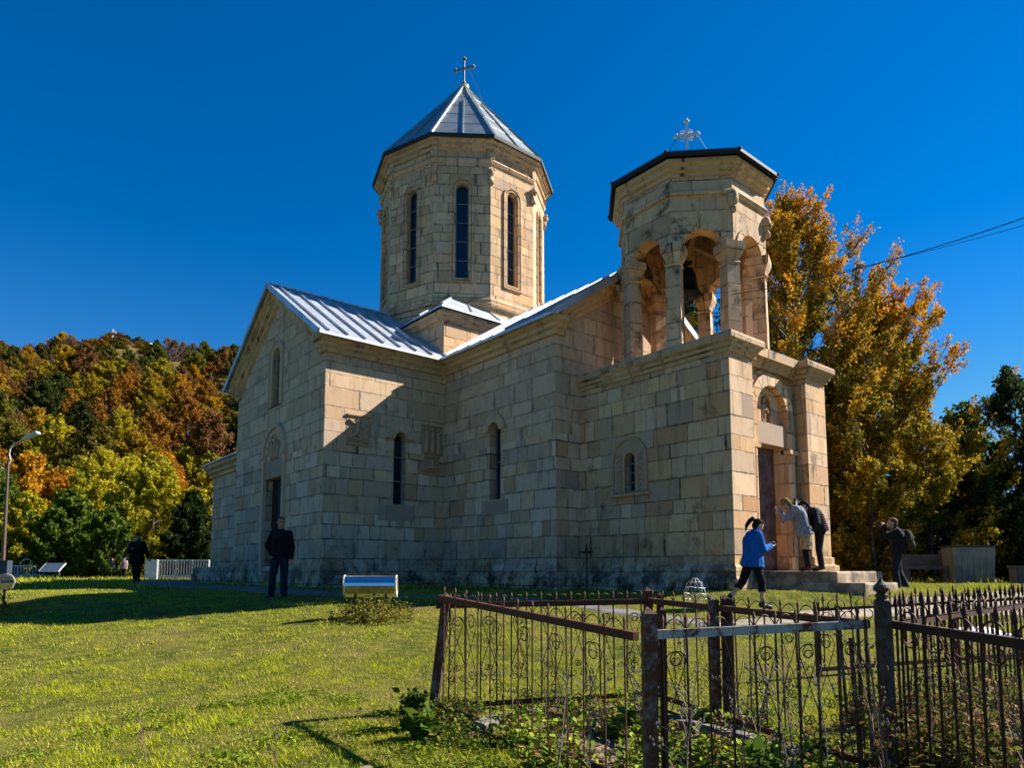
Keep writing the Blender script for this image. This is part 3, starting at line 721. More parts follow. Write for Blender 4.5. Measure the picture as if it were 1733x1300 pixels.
# porch door
b=MB(); b.obox(F_R.p(PCX,1.46,-.30),F_R.t*.67,F_R.n*.02,Vector((0,0,1.53))); pd=b.build('porch_door',M_door,CH)
b=MB(); 
for a,c_,d,e in ((-.02,.02,-.06,2.98),(-.66,-.60,-.06,2.98),(.60,.66,-.06,2.98),(-.66,.66,2.90,2.98),(-.66,.66,1.28,1.33),(-.66,.66,.3,.34)):
    b.obox(F_R.p(PCX+(a+c_)/2,(d+e)/2,-.275),F_R.t*((c_-a)/2),F_R.n*.012,Vector((0,0,(e-d)/2)))
for sg in (-1,1):     # riveted cross outline on each leaf
    b.obox(F_R.p(PCX+sg*.32,2.1,-.272),F_R.t*.012,F_R.n*.01,Vector((0,0,.32))); b.obox(F_R.p(PCX+sg*.32,2.2,-.272),F_R.t*.12,F_R.n*.01,Vector((0,0,.012)))
b.build('door_rail',M_door,pd)
b=MB(); b.tube([F_R.p(PCX+.06,1.30,-.27),F_R.p(PCX+.06,1.30,-.20),F_R.p(PCX+.06,1.12,-.20),F_R.p(PCX+.06,1.12,-.27)],.012,6); b.obox(F_R.p(PCX-.06,1.31,-.25),F_R.t*.05,F_R.n*.025,Vector((0,0,.035))); b.build('handle',M_dark,pd)
# framed notice beside the door
b=MB(); u0,u1,z0,z1=15.78,16.12,1.42,1.72
for a,c_,d,e in ((u0,u1,z0,z0+.03),(u0,u1,z1-.03,z1),(u0,u0+.03,z0,z1),(u1-.03,u1,z0,z1)): b.obox(F_R.p((a+c_)/2,(d+e)/2,.20),F_R.t*((c_-a)/2),F_R.n*.015,Vector((0,0,(e-d)/2)))
nf=b.build('notice_frame',M_dark,CH); b=MB(); b.obox(F_R.p((u0+u1)/2,(z0+z1)/2,.192),F_R.t*.15,F_R.n*.01,Vector((0,0,.13))); b.build('notice_board',M_cream,nf)
# porch cornice, breaking forward over the pilasters
PP=[(0,4.74),(.05,4.75),(.06,4.83),(.11,4.86),(.12,4.93),(.18,4.98),(.20,5.01),(.205,5.11),(.18,5.16),(0,5.19)]
b=MB(); b.sweep([(PXA,NY),(PXA,PY),(PXA+.95,PY),(PXA+.95,YR-.10),(PXB-1.01,YR-.10),(PXB-1.01,PY),(PXB,PY),(PXB,NY)],PP,closed=False)
b.build('porch_cornice',M_cornp,CH,uv=True)
b=MB(); b.box(PXA,PXB,PY+.05,NY,4.95,5.17); b.build('porch_roof',M_cornp,CH,uv=True)
# ================= belfry
BXc,BYc=15.0,10.6
b=MB(); 
def octa(R,ph=PI/8): return ngon(BXc,BYc,R,8,ph)
ZA,ZT=7.78,9.98
BRo,BRi=1.93,1.58
for k in range(8):
    th=2*PI*k/8; n=Vector((math.cos(th),math.sin(th),0)); t=Vector((-n.y,n.x,0)); 
    for R,rev in ((BRo,1),(BRi,0)):
        a_=R*math.cos(PI/8); h_=R*math.sin(PI/8); fr=Fr(Vector((BXc,BYc,0))+n*a_,t)
        r=.47; N=16
        poly=[(-h_,ZA),(-r,ZA)]+[(-r*math.cos(PI*i/N),ZA+.02+r*math.sin(PI*i/N)) for i in range(N+1)]+[(r,ZA),(h_,ZA),(h_,ZT),(-h_,ZT)]
        tess(b,fr,[poly])
        if rev: P1=[fr.p(u,v) for u,v in poly[1:N+4]]
        else:
            P2=[fr.p(u,v) for u,v in poly[1:N+4]]
    m=len(P1); b.add(P1+P2,[(i,i+1,m+i+1,m+i) for i in range(m-1)])
    ao,ai=BRo*math.cos(PI/8),BRi*math.cos(PI/8)
    # bottoms of the piers
o1,o2=octa(BRo),octa(BRi)
bel=b.build('belfry_wall',M_belf,CH,uv=True,fixn=False)
b=MB()
for k in range(8):
    th=2*PI*k/8; n=Vector((math.cos(th),math.sin(th),0)); t=Vector((-n.y,n.x,0)); fr=Fr(Vector((BXc,BYc,0))+n*(BRo*math.cos(PI/8)),t)
    v=voussoir(fr,0,ZA+.02,.48,.66,-.01,.035,7); b.add(v.v,v.f)
b.build('arch_moulding',M_belf,bel,uv=True)
b=MB(); b.sweep(octa(BRo),[(0,9.10),(.05,9.12),(.09,9.20),(.05,9.27),(0,9.28)]); b.build('belfry_string_course',M_belf,bel,uv=True)
b=MB(); b.sweep(octa(BRo),[(0,9.62),(.04,9.63),(.05,9.71),(.12,9.75),(.13,9.83),(.21,9.90),(.22,9.99),(0,9.99)]); b.build('belfry_cornice',M_corn,bel,uv=True)
for k in range(8):
    th=2*PI*(k+.5)/8; n=Vector((math.cos(th),math.sin(th),0)); t=Vector((-n.y,n.x,0)); c=Vector((BXc,BYc,0))+n*1.74
    b=MB(); rs=random.Random(k+30)
    hw=.165; prof=[(5.15,.24),(5.32,.24),(5.36,.175),(6.2,.17),(7.0,.16),(7.44,.16)]
    v=[];f=[]
    for z,h in prof:
        for (i,j) in ((-1,-1),(1,-1),(1,1),(-1,1)): v.append(c+n*(i*h)+t*(j*h*1.1)+Vector((0,0,z)))
    for q in range(len(prof)-1):
        for s_ in range(4): f.append((q*4+s_,q*4+(s_+1)%4,q*4+4+(s_+1)%4,q*4+4+s_))
    b.add(v,f); col=b.build('column',M_belf,CH,uv=True)
    b=MB(); rj=rs.uniform(-.03,.03); prof=[(7.40+rj,.165),(7.43+rj,.20),(7.47,.165),(7.55,.18),(7.68,.24),(7.78,.275),(7.80,.275),(7.93,.275),(7.95,.2)]; v=[];f=[]
    for z,h in prof:
        for (i,j) in ((-1,-1),(1,-1),(1,1),(-1,1)): v.append(c+n*(i*h)+t*(j*h)+Vector((0,0,z)))
    for q in range(len(prof)-1):
        for s_ in range(4): f.append((q*4+s_,q*4+(s_+1)%4,q*4+4+(s_+1)%4,q*4+4+s_))
    f.append((0,1,2,3)); f.append(tuple(len(prof)*4-4+i for i in range(4)))
    b.add(v,f); b.build('capital',M_belf,col,uv=True)
b=MB()
for k,(a,zz,s) in enumerate(((247.5,9.02,1.0),(292.5,8.85,.9),(337.5,9.0,.8))):    # worn carved heads at the corners
    b=MB()
    th=math.radians(a); n=Vector((math.cos(th),math.sin(th),0)); c=Vector((BXc,BYc,zz))+n*(BRo+.02)
    b.ell(c,(.13*s,.15*s,.24*s),9,7); b.ell(c+n*.08+Vector((0,0,-.05)),(.08,.07,.10),8,6); b.ell(c+n*.03+Vector((0,0,-.28)),(.08,.08,.10),8,6)
    b.build('corner_carving',M_belf,bel,uv=True,smooth=True)
R3=octa(2.27); AB=11.28
b=MB(); n=8
b.add([(x,y,10.0) for x,y in R3]+[(x,y,10.07) for x,y in R3]+[(BXc,BYc,AB),(BXc,BYc,AB-.12)],[(i,(i+1)%n,n+(i+1)%n,n+i) for i in range(n)]+[(n+i,n+(i+1)%n,2*n) for i in range(n)]+[((i+1)%n,i,2*n+1) for i in range(n)])
br=b.build('belfry_roof',M_dark,CH,fixn=False)
b=MB()
for i in range(n):
    p=Vector((*R3[i],10.08)); q_=Vector((*R3[(i+1)%n],10.08)); b.bar(p,q_,.05,.08); A=Vector((BXc,BYc,AB)); b.bar(p,A,.06,.05)
    for tt in (.0,): b.ell(p+Vector((0,0,.03)),(.06,.06,.05),8,5)
b.build('roof_edge',M_dark,br)
b=MB(); b.box(BXc-1.6,BXc+1.6,BYc-.07,BYc+.07,8.72,8.88); b.bar((13.9,9.6,8.5),(16.1,11.8,8.5),.12); b.build('ceiling_beam',M_wood,bel)
b=MB(); b.bar((13.7,10.2,8.62),(15.9,9.4,8.62),.14); b.bar((13.6,11.2,8.35),(15.2,12.1,8.35),.14); b.build('ceiling_beam',M_woodd,bel)
# belfry cross, its sun glint put in as a near-white colour
b=MB(); c=Vector((BXc,BYc,AB)); b.lathe((BXc,BYc,AB-.05),[(.12,0),(.15,.08),(.12,.16),(.03,.2)],12)
cb=b.build('cross_base',M_dark,br)
b=MB(); u=Vector((.62,-.78,0)); z=Vector((0,0,1)); o=c+z*.62
b.bar(c+z*.1,c+z*1.04,.06,.06,up=u); b.bar(o-u*.28,o+u*.28,.06,.06)
for e,d1,d2 in ((c+z*1.03,z,u),(o-u*.28,-u,z),(o+u*.28,u,z)):
    for off in (d1*.04,d2*.04,-d2*.04): b.ell(e+off,(.04,.04,.04),7,5)
for a in (45,135,225,315):
    dv=u*math.cos(math.radians(a))+z*math.sin(math.radians(a))
    b.bar(o+dv*.04,o+dv*.22,.03,.03)
    for e in (-18,18):
        dv=u*math.cos(math.radians(a+e))+z*math.sin(math.radians(a+e)); b.bar(o+dv*.04,o+dv*.20,.014,.014)
b.ell(o,(.07,.07,.07),8,6); gc=b.build('belfry_cross',M_glint,CH)
b=MB()
for e,g in ((-u*.25,-u*.8),(u*.26,u*.75),(u*.25,Vector((.5,.6,0)))): b.tube([o+e,Vector((c.x+g.x,c.y+g.y,AB-.50*g.length+.05))],.009,4)
b.build('guy_wire',M_wire,gc)
# bell, hanging inside the belfry
BL=empty('bell',(14.75,10.55,7.2),'dark bronze bell hanging from a beam under the belfry roof','bell')
b=MB(); b.lathe((14.75,10.55,7.25),[(.40,0),(.36,.05),(.30,.18),(.26,.40),(.24,.58),(.18,.70),(.06,.76),(.04,.80)],20); b.build('bell_body',M_bell,BL,smooth=True)
b=MB(); b.tube([(14.75,10.55,8.0),(14.75,10.55,8.75)],.025,6); b.obox((14.75,10.55,8.12),(.04,0,0),(0,.16,0),(0,0,.05)); b.build('hanger',M_dark,BL)
b=MB(); b.tube([(14.75,10.55,7.7),(14.75,10.55,7.15)],.02,6); b.ell((14.75,10.55,7.13),(.06,.06,.07),8,6); b.build('clapper',M_dark,BL)
# ================= door steps
ST=empty('door_steps',(15,7.4,-.5),'two low worn stone slabs stepped up to the porch door','steps')
def rslab(x0,x1,y0,y1,z0,z1,seed):
    rs=random.Random(seed); P=[]
    for (a,b_) in (((x0,y1),(x0,y0)),((x0,y0),(x1,y0)),((x1,y0),(x1,y1))):
        for k in range(8): t=k/8; P.append((a[0]+(b_[0]-a[0])*t+rs.uniform(-.025,.025),a[1]+(b_[1]-a[1])*t+rs.uniform(-.02,.02)))
    P.append((x1,y1)); m=MB(); n=len(P)
    cx,cy=(x0+x1)/2,(y0+y1)/2; zz=[rs.uniform(-.012,.006) for _ in P]
    top=[(p[0]+(cx-p[0])*.012,p[1]+(cy-p[1])*.02,z1+q) for p,q in zip(P,zz)]; bev=[(p[0],p[1],z1-.03+q) for p,q in zip(P,zz)]
    m.add([(p[0],p[1],z0) for p in P]+bev+top,[(i,(i+1)%n,n+(i+1)%n,n+i) for i in range(n)]+[(n+i,n+(i+1)%n,2*n+(i+1)%n,2*n+i) for i in range(n)]+[tuple(2*n+i for i in range(n))])
    return m
rslab(13.95,16.05,6.50,PY-.11,-.7,-.03,1).build('upper_step',M_stonestep,ST)
rslab(13.85,15.45,5.95,7.7,-.9,-.26,2).build('lower_step',M_stonestep,ST)
# door sill
b=MB(); b.box(13.80,16.22,PY-.10,YR+.3,-.6,-.025); b.build('door_sill',M_stonestep,ST)
# ================================================================== VEGETATION
def norm(a): return a/np.maximum(np.linalg.norm(a,axis=-1,keepdims=True),1e-9)
def leaf_quads(C,size,rng,up=.4,asp=.55):
    n=len(C); N=norm(rng.normal(size=(n,3))+np.array([0,0,up])); A=norm(np.cross(N,norm(rng.normal(size=(n,3))))); B=np.cross(N,A)
    s=size*rng.uniform(.6,1.3,(n,1))
    A=A*s; B=B*s*asp
    return np.stack([C-A,C-B+.15*A,C+A,C+B+.15*A],1).reshape(-1,3)
def make_tree(seed,H,prof,nlimb,ntw,nleaf,lsize,colf,spread=.16,trunk_r=.18,upw=.55,base=.08,fill=.5,lean=(0,0),gs=.13,tup=.45):
    """returns leaf verts, leaf colours, MB with the wood. prof(h 0..1)->radius"""
    rng=np.random.default_rng(seed); wood=MB()
    pts=[]; k=9
    for i in range(k):
        t=i/(k-1); pts.append((lean[0]*t*t+ rng.normal()*.04*H*.1, lean[1]*t*t+rng.normal()*.04*H*.1, t*H*.92-.4*(i==0)))
    wood.tube(pts,[trunk_r*(1-.88*(i/(k-1))) for i in range(k)],7)
    C=[];T=[]
    for i in range(nlimb):
        h=base+(1-base)*((i+.5)/nlimb)**.85
        az_=i*2.39996+rng.normal()*.4
        R=prof(h)*(fill+(1-fill)*rng.random())*rng.uniform(.85,1.12)
        tip=np.array([R*math.cos(az_)+lean[0]*h*h,R*math.sin(az_)+lean[1]*h*h,h*H])
        h0=max(.03,h-upw*R/H-.05); st=np.array([lean[0]*h0*h0,lean[1]*h0*h0,h0*H*.95])
        mid=(st+tip)/2+np.array([0,0,-.06*R])
        wood.tube([st,mid,tip],[trunk_r*.32*(1-h*.6),trunk_r*.18*(1-h*.6),trunk_r*.05],4,caps=False)
        L=np.linalg.norm(tip-st)
        for j in range(ntw):
            t=rng.uniform(.35,1.0); p=(1-t)**2*st+2*t*(1-t)*mid+t*t*tip
            d=norm(norm(tip-st)*.8+rng.normal(size=3)*.65+np.array([0,0,tup])); ln=spread*H*rng.uniform(.35,.8)
            q=p+d*ln
            if rng.random()<.25: wood.tube([p,q],[.018*H/10,.006],3,caps=False)
            m=int(nleaf*rng.uniform(.6,1.3)); tt=rng.uniform(.1,1.0,(m,1))
            c=p+(q-p)*tt+np.clip(rng.normal(size=(m,3)),-1.7,1.7)*spread*H*gs*(1.25-.8*tt)
            C.append(c); T.append(np.full(m,rng.random()))
    C=np.concatenate(C); T=np.concatenate(T)
    V=leaf_quads(C,lsize,rng)
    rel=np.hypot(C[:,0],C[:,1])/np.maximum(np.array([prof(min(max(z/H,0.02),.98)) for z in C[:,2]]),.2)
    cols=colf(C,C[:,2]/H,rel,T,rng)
    return V,cols,wood
def mixc(a,b,t): return np.array(a)*(1-t[:,None])+np.array(b)*t[:,None]
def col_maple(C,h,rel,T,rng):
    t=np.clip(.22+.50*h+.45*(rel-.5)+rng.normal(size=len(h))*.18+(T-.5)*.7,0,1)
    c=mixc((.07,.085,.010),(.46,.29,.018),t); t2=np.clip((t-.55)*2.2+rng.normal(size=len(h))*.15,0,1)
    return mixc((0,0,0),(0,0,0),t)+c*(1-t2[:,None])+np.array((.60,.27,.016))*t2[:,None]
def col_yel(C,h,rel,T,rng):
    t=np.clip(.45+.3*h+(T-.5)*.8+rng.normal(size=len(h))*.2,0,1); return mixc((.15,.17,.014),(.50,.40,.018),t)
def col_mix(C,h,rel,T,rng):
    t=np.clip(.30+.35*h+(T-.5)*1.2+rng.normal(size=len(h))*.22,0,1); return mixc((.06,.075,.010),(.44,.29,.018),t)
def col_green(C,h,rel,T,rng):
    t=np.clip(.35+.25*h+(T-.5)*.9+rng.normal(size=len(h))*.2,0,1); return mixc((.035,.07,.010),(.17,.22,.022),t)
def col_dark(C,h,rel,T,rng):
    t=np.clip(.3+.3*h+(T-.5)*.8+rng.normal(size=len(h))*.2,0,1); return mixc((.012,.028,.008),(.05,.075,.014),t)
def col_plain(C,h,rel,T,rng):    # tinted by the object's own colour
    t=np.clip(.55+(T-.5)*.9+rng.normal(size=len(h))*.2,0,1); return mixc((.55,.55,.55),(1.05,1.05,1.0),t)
def round_prof(R,mid=.55,lo=.35):
    return lambda h: R*(max(0.0,1-abs((h-mid)/(1-mid if h>mid else mid))**2.2)**.5*(1-lo)+lo*(1 if h<mid else max(0,1-(h-mid)/(1-mid))))
def plant_tree(name,x,y,seed,label,cat,group=None,leafmat=None,zoff=-.15,**kw):
    V,cols,wood=make_tree(seed,**kw); z=tz(x,y)+zoff
    r=empty(name,(x,y,z),label,cat,group)
    t=MB(); t.v=wood.v; t.f=wood.f
    me=bpy.data.meshes.new('trunk'); me.from_pydata([tuple(p) for p in t.v],[],t.f); me.materials.append(M_bark); me.update()
    o=bpy.data.objects.new('trunk',me); COL.objects.link(o); o.parent=r
    c=fast_mesh('crown',V,4,leafmat or M_leaf,r,cols)
    return r,c
# the big maples behind the porch
def P1(h): return float(np.interp(h,[0,.08,.3,.5,.7,.85,.95,1],[3.4,4.7,5.4,5.2,4.1,2.7,1.4,.3]))
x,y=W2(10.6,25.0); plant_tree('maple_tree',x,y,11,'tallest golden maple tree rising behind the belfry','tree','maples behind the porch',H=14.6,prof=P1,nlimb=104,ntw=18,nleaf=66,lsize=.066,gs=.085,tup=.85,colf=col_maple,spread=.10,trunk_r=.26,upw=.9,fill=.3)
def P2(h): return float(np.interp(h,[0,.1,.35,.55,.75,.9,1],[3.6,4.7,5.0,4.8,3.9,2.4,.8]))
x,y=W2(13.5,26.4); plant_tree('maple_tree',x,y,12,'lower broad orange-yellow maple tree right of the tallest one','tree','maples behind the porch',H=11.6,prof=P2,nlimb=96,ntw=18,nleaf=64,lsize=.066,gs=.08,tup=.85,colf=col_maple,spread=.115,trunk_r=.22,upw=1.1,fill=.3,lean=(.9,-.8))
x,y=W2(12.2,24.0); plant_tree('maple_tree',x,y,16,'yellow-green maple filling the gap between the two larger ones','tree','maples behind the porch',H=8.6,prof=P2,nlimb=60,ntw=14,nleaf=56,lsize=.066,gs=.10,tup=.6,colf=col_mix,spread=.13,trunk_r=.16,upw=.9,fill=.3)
x,y=W2(8.4,31.5); plant_tree('dark_tree',x,y,13,'dark green tree seen through the belfry arches','tree',H=15.0,prof=round_prof(3.6),nlimb=40,ntw=9,nleaf=45,lsize=.13,colf=col_dark,spread=.12,trunk_r=.22)
x,y=W2(13.2,21.5); plant_tree('small_maple',x,y,14,'low yellow-green young maple behind the person with the backpack','tree',H=5.2,prof=round_prof(2.5,.45,.6),nlimb=36,ntw=9,nleaf=50,lsize=.065,colf=col_mix,spread=.15,trunk_r=.07)
x,y=W2(10.9,20.6); plant_tree('small_maple',x,y,15,'low yellow-green bush close against the right edge of the porch','tree',H=3.8,prof=round_prof(1.6,.45,.7),nlimb=26,ntw=8,nleaf=50,lsize=.06,colf=col_mix,spread=.15,trunk_r=.06)
for i,(px,f,H,R,cf,lab) in enumerate([(1640,25.5,6.6,2.5,col_green,'green tree with yellowing tips right of the maples'),(1730,23.5,7.4,2.8,col_dark,'dark green tree at the right edge of the photo'),(1655,21.8,3.9,1.9,col_dark,'dark shrub behind the grey metal container'),(1790,21.0,5.6,2.4,col_dark,'dark leafy tree cut by the right edge, low behind the second fence'),(1590,24.0,4.4,2.0,col_green,'dull green shrub behind the stone bench'),(1730,20.6,2.6,1.6,col_dark,'low dark hedge plant right of the grey container'),(1850,27,8.2,3.2,col_dark,'large dark tree beyond the right edge'),(1545,30,8.0,3.0,col_green,'green tree half hidden behind the maples')]):
    x,y=PX(px,f); plant_tree('shady_tree' if H>4 else 'shady_shrub',x,y,30+i,lab,'tree' if H>4 else 'shrub','dark trees and shrubs on the right',H=H,prof=round_prof(R,.5,.6),nlimb=34 if H>4 else 26,ntw=9,nleaf=50,lsize=.085,colf=cf,spread=.13,trunk_r=.10)
# trees at the foot of the hill
for i,(px,f,H,R,cf,lab,nm) in enumerate([
 (258,49,8.6,5.0,col_yel,'large bright yellow-green tree beyond the white fence','yellow_tree'),
 (165,52,9.4,5.4,col_yel,'yellow-green tree behind the round green one, left of the brightest','yellow_tree'),
 (215,56,9.6,4.6,col_yel,'yellow tree between the two large yellow-green ones','yellow_tree'),
 (118,43,5.4,3.6,col_green,'round green leafy tree behind the arched fence','green_tree'),
 (185,41,4.2,2.2,col_green,'smaller green bushy tree behind the children on the path','green_tree'),
 (45,46,5.6,3.0,col_yel,'yellowish green tree left of the round one, behind the street lamp','green_tree'),
 (-30,48,8.6,3.6,col_green,'green tree cut by the left edge of the photo','green_tree'),
 (322,47,5.8,2.2,col_dark,'dark green tree tucked against the low side chapel','dark_tree')]):
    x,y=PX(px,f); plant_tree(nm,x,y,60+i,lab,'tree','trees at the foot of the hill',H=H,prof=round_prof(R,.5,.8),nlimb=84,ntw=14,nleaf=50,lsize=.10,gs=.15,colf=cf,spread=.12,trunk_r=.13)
# ---- autumn wood on the hillside: six prototypes, copied with their own tint
protos=[]
for i,(H,R,md,nl) in enumerate([(7.0,4.1,.5,34),(7.6,3.7,.5,34),(6.2,4.2,.45,30),(8.2,4.2,.5,36)]):
    V,cols,wood=make_tree(200+i,H,round_prof(R,md,.75),nl+8,9,30,.17,col_plain,spread=.17,gs=.17,trunk_r=.16,fill=.55)
    me=bpy.data.meshes.new('trunk'); me.from_pydata([tuple(p) for p in wood.v],[],wood.f); me.materials.append(M_bark); me.update()
    protos.append((V,cols,me))
V,cols,wood=make_tree(230,6.2,round_prof(3.8,.5,.7),44,12,14,.12,col_plain,spread=.17,trunk_r=.14,fill=.4)
me=bpy.data.meshes.new('trunk'); me.from_pydata([tuple(p) for p in wood.v],[],wood.f); me.materials.append(M_bark); me.update(); protos.append((V,cols,me))
leafmeshes=[None]*len(protos)
TINT={'golden':(.34,.20,.016),'orange':(.38,.17,.016),'rust-brown':(.20,.105,.035),'olive':(.15,.125,.018),'yellow':(.34,.26,.018),'dark green':(.05,.062,.014),'green':(.08,.095,.016),'bare mauve-brown':(.19,.115,.085),'copper':(.28,.13,.020)}
zones=[(-200,30,'at the left edge'),(30,110,'above the street lamp'),(110,200,'below the hilltop cross'),(200,290,'between cross and church'),(290,360,'near the church'),(360,700,'against the church gable')]
HILL=[]
hr=random.Random(21); cnt={}
def hill_tree(px,f,cname,pi,scale):
    x,y=PX(px,f); r,ff=RF(x,y); a=px
    if leafmeshes[pi] is None:
        c=fast_mesh('crown',protos[pi][0],4,M_leaf,None,protos[pi][1]); leafmeshes[pi]=c.data; bpy.data.objects.remove(c)
    band='foot' if f<75 else 'lower slope' if f<100 else 'middle slope' if f<130 else 'upper slope' if f<165 else 'crest'
    zn=[z for (p,q,z) in zones if p<=a<q]; zn=zn[0] if zn else 'at the left edge of the hill'
    size='small' if scale<.85 else 'broad' if scale>1.15 else 'round'
    lab=f"{size} {cname} tree on the {band}, {zn}" if band!='foot' else f"{size} {cname} tree at the hill foot, {zn}"
    e=bpy.data.objects.new('autumn_tree',None); COL.objects.link(e); e.location=(x,y,tz(x,y)-.3); e.rotation_euler=(0,0,hr.uniform(0,6.28)); e.scale=(scale*hr.uniform(.9,1.15),)*2+(scale*hr.uniform(.85,1.1),)
    tag(e,lab,'tree','autumn trees on the hillside'); HILL.append((e,px,f))
    c=TINT[cname]; v=hr.uniform(1.05,1.45)
    for nm,me in (('trunk',protos[pi][2]),('crown',leafmeshes[pi])):
        o=bpy.data.objects.new(nm,me); COL.objects.link(o); o.parent=e
        o.color=(c[0]*v,c[1]*v*hr.uniform(.9,1.1),c[2],1) if nm=='crown' else (1,1,1,1)
f=60.0; row=0
while f<192:
    wpx=5.3/f*FPX*hr.uniform(.92,1.05)
    px=-110+(row%2)*wpx*.5+hr.uniform(-8,8)
    while px<500:
        p=px+hr.uniform(-.25,.25)*wpx; ff=f*hr.uniform(.97,1.03)
        bare=(100<p<245 and f>158) or (110<p<225 and 146<f<=158 and hr.random()<.5)
        if not bare and not(p>400 and f<80):
            u=hr.random()
            if f<75: cn='orange' if (p<120 or 270<p<330) else hr.choice(['olive','golden','yellow'])
            elif f<120: cn=hr.choice(['orange','golden','golden','rust-brown','rust-brown','yellow','olive','copper','dark green'])
            elif f<150: cn=hr.choice(['rust-brown','golden','copper','olive','bare mauve-brown','orange','yellow','rust-brown'])
            else: cn=hr.choice(['rust-brown','bare mauve-brown','olive','golden','rust-brown','green'])
            if 330<p<420 and f>165: cn='green'
            if 110<p<190 and 85<f<100: cn='dark green'
            if 190<p<240 and 140<f<165: cn='dark green'
            pi=4 if 'bare' in cn or (cn=='rust-brown' and hr.random()<.5) else hr.randrange(4)
            hill_tree(p,ff,cn,pi,hr.choice([.72,.85,.95,1.1])*(.85 if f>140 else 1))
        px+=wpx
    f+=5.2+f*.035; row+=1
hill_tree(85,176,'golden',0,.85); hill_tree(100,179,'green',2,.75); hill_tree(30,186,'bare mauve-brown',4,1.0); hill_tree(-10,184,'rust-brown',4,1.0)
# low scrub on the bare crest
sb=[]
for i in range(64):
    px=hr.uniform(95,260); f=hr.uniform(150,200)
    e_x,e_y=PX(px,f); s=hr.uniform(.25,.55)
    cn=hr.choice(['rust-brown','olive','green','copper','golden'])
    e=bpy.data.objects.new('hill_shrub',None); COL.objects.link(e); e.location=(e_x,e_y,tz(e_x,e_y)-.2); e.rotation_euler=(0,0,hr.uniform(0,6)); e.scale=(s*1.5,s*1.5,s*.7)
    zn=[z for (p,q,z) in zones if p<=px<q][0]; bd='on the crest' if f>178 else 'just under the crest' if f>160 else 'on the upper grass slope'
    tag(e,f"low {cn} shrub {bd}, {zn}",'shrub','shrubs on the grassy hilltop'); HILL.append((e,px,f))
    o=bpy.data.objects.new('crown',leafmeshes[2]); COL.objects.link(o); o.parent=e; c=TINT[cn]; o.color=(*c,1)
from collections import defaultdict
gl=defaultdict(list)
for e,px,f in HILL: gl[e['label']].append((px,f,e))
for lab,L in gl.items():
    if len(L)>1:
        L.sort(key=lambda q:q[0]); n=len(L); words={2:['left','right'],3:['left','middle','right']}.get(n,['leftmost','second','third','fourth','fifth','sixth','seventh','eighth','ninth'][:n-1]+['rightmost'])
        for i,(px,f,e) in enumerate(L): e['label']=(lab+', '+words[min(i,len(words)-1)]+(' one' if n<4 or i in(0,n-1) else ' from left'))
# white markers on the hilltop
x,y=PX(172,190); z=tz(x,y); HC=empty('hilltop_cross',(x,y,z),'tiny white cross standing on the hilltop','cross')
b=MB(); b.box(x-.16,x+.16,y-.16,y+.16,z,z+3.2); u=Vector((SA,-CA,0)); b.obox((x,y,z+2.3),u*.8,Vector((CA,SA,0))*.15,(0,0,.16)); b.build('cross_shaft',M_white,HC)
b=MB(); b.box(x-.7,x+.7,y-.7,y+.7,z-.8,z+.5); b.box(x-.45,x+.45,y-.45,y+.45,z+.5,z+.8); b.build('pedestal',M_white,HC)
x,y=PX(232,194); z=tz(x,y); HB=empty('hilltop_hut',(x,y,z),'tiny white slanted shelter on the crest right of the white cross','shelter')
b=MB(); b.obox((x,y,z+1.2),u*1.3,Vector((CA,SA,0))*.8,Vector((0,0,.08))+u*-.0); b.extr([Vector((x,y,z+1.2))-u*1.4,Vector((x,y,z+1.2))+u*1.4,Vector((x,y,z+1.5))+u*1.2,Vector((x,y,z+2.2))-u*1.2],Vector((CA,SA,0))*1.2); b.build('shelter_roof',M_white,HB)
b=MB(); [b.box(x+i-.06,x+i+.06,y-.06,y+.06,z-.5,z+1.2) for i in (-.8,.8)]; b.build('shelter_post',M_white,HB)
# far treeline beyond the lawn on the right, so the lawn does not run to the horizon
tr=random.Random(5)
for i in range(8):
    r=30+i*6+tr.uniform(-1.5,1.5); f=tr.uniform(60,80); x,y=W2(r,f); s=tr.uniform(.9,1.4)
    e=bpy.data.objects.new('distant_tree',None); COL.objects.link(e); e.location=(x,y,tz(x,y)-.2); e.rotation_euler=(0,0,tr.uniform(0,6)); e.scale=(s,s,s*.8)
    tag(e,'distant autumn tree hidden behind the church and maples','tree','distant trees behind the church')
    cn_=tr.choice(['olive','green','golden','dark green']); cc=TINT[cn_]; e['label']=f"distant {cn_} tree far behind the maples, {['first','second','third','fourth','fifth','sixth','seventh','eighth'][i]} from the left"
    for nm,me in (('trunk',protos[i%4][2]),('crown',leafmeshes[i%4])):
        o=bpy.data.objects.new(nm,me); COL.objects.link(o); o.parent=e; o.color=(*cc,1) if nm=='crown' else (1,1,1,1)
# ---------------------------------------------------------------- grass
def vnoise(x,y,sc,seed=0):
    g=np.random.default_rng(900+seed).random((64,64)); X=x/sc; Y=y/sc; xi=np.floor(X).astype(int); yi=np.floor(Y).astype(int); u=X-xi; v=Y-yi; u=u*u*(3-2*u); v=v*v*(3-2*v)
    a=g[xi%64,yi%64];b=g[(xi+1)%64,yi%64];c=g[xi%64,(yi+1)%64];d=g[(xi+1)%64,(yi+1)%64]
    return (a*(1-u)+b*u)*(1-v)+(c*(1-u)+d*u)*v
def fbm(x,y,sc,seed=0): return (vnoise(x,y,sc,seed)*.5+vnoise(x*1.1+3,y*1.1,sc*.45,seed+1)*.3+vnoise(x,y+7,sc*.2,seed+2)*.2)
def enclosure(r,f):   # inside the first grave fence (no lawn)
    P=[(-.60,6.1),(1.29,6.6),(2.2,4.25),(.78,3.9)]; ins=np.ones(len(r),bool)
    for i in range(4):
        a=P[i];b=P[(i+1)%4]; ins&=((b[0]-a[0])*(f-a[1])-(b[1]-a[1])*(r-a[0]))<0
    return ins
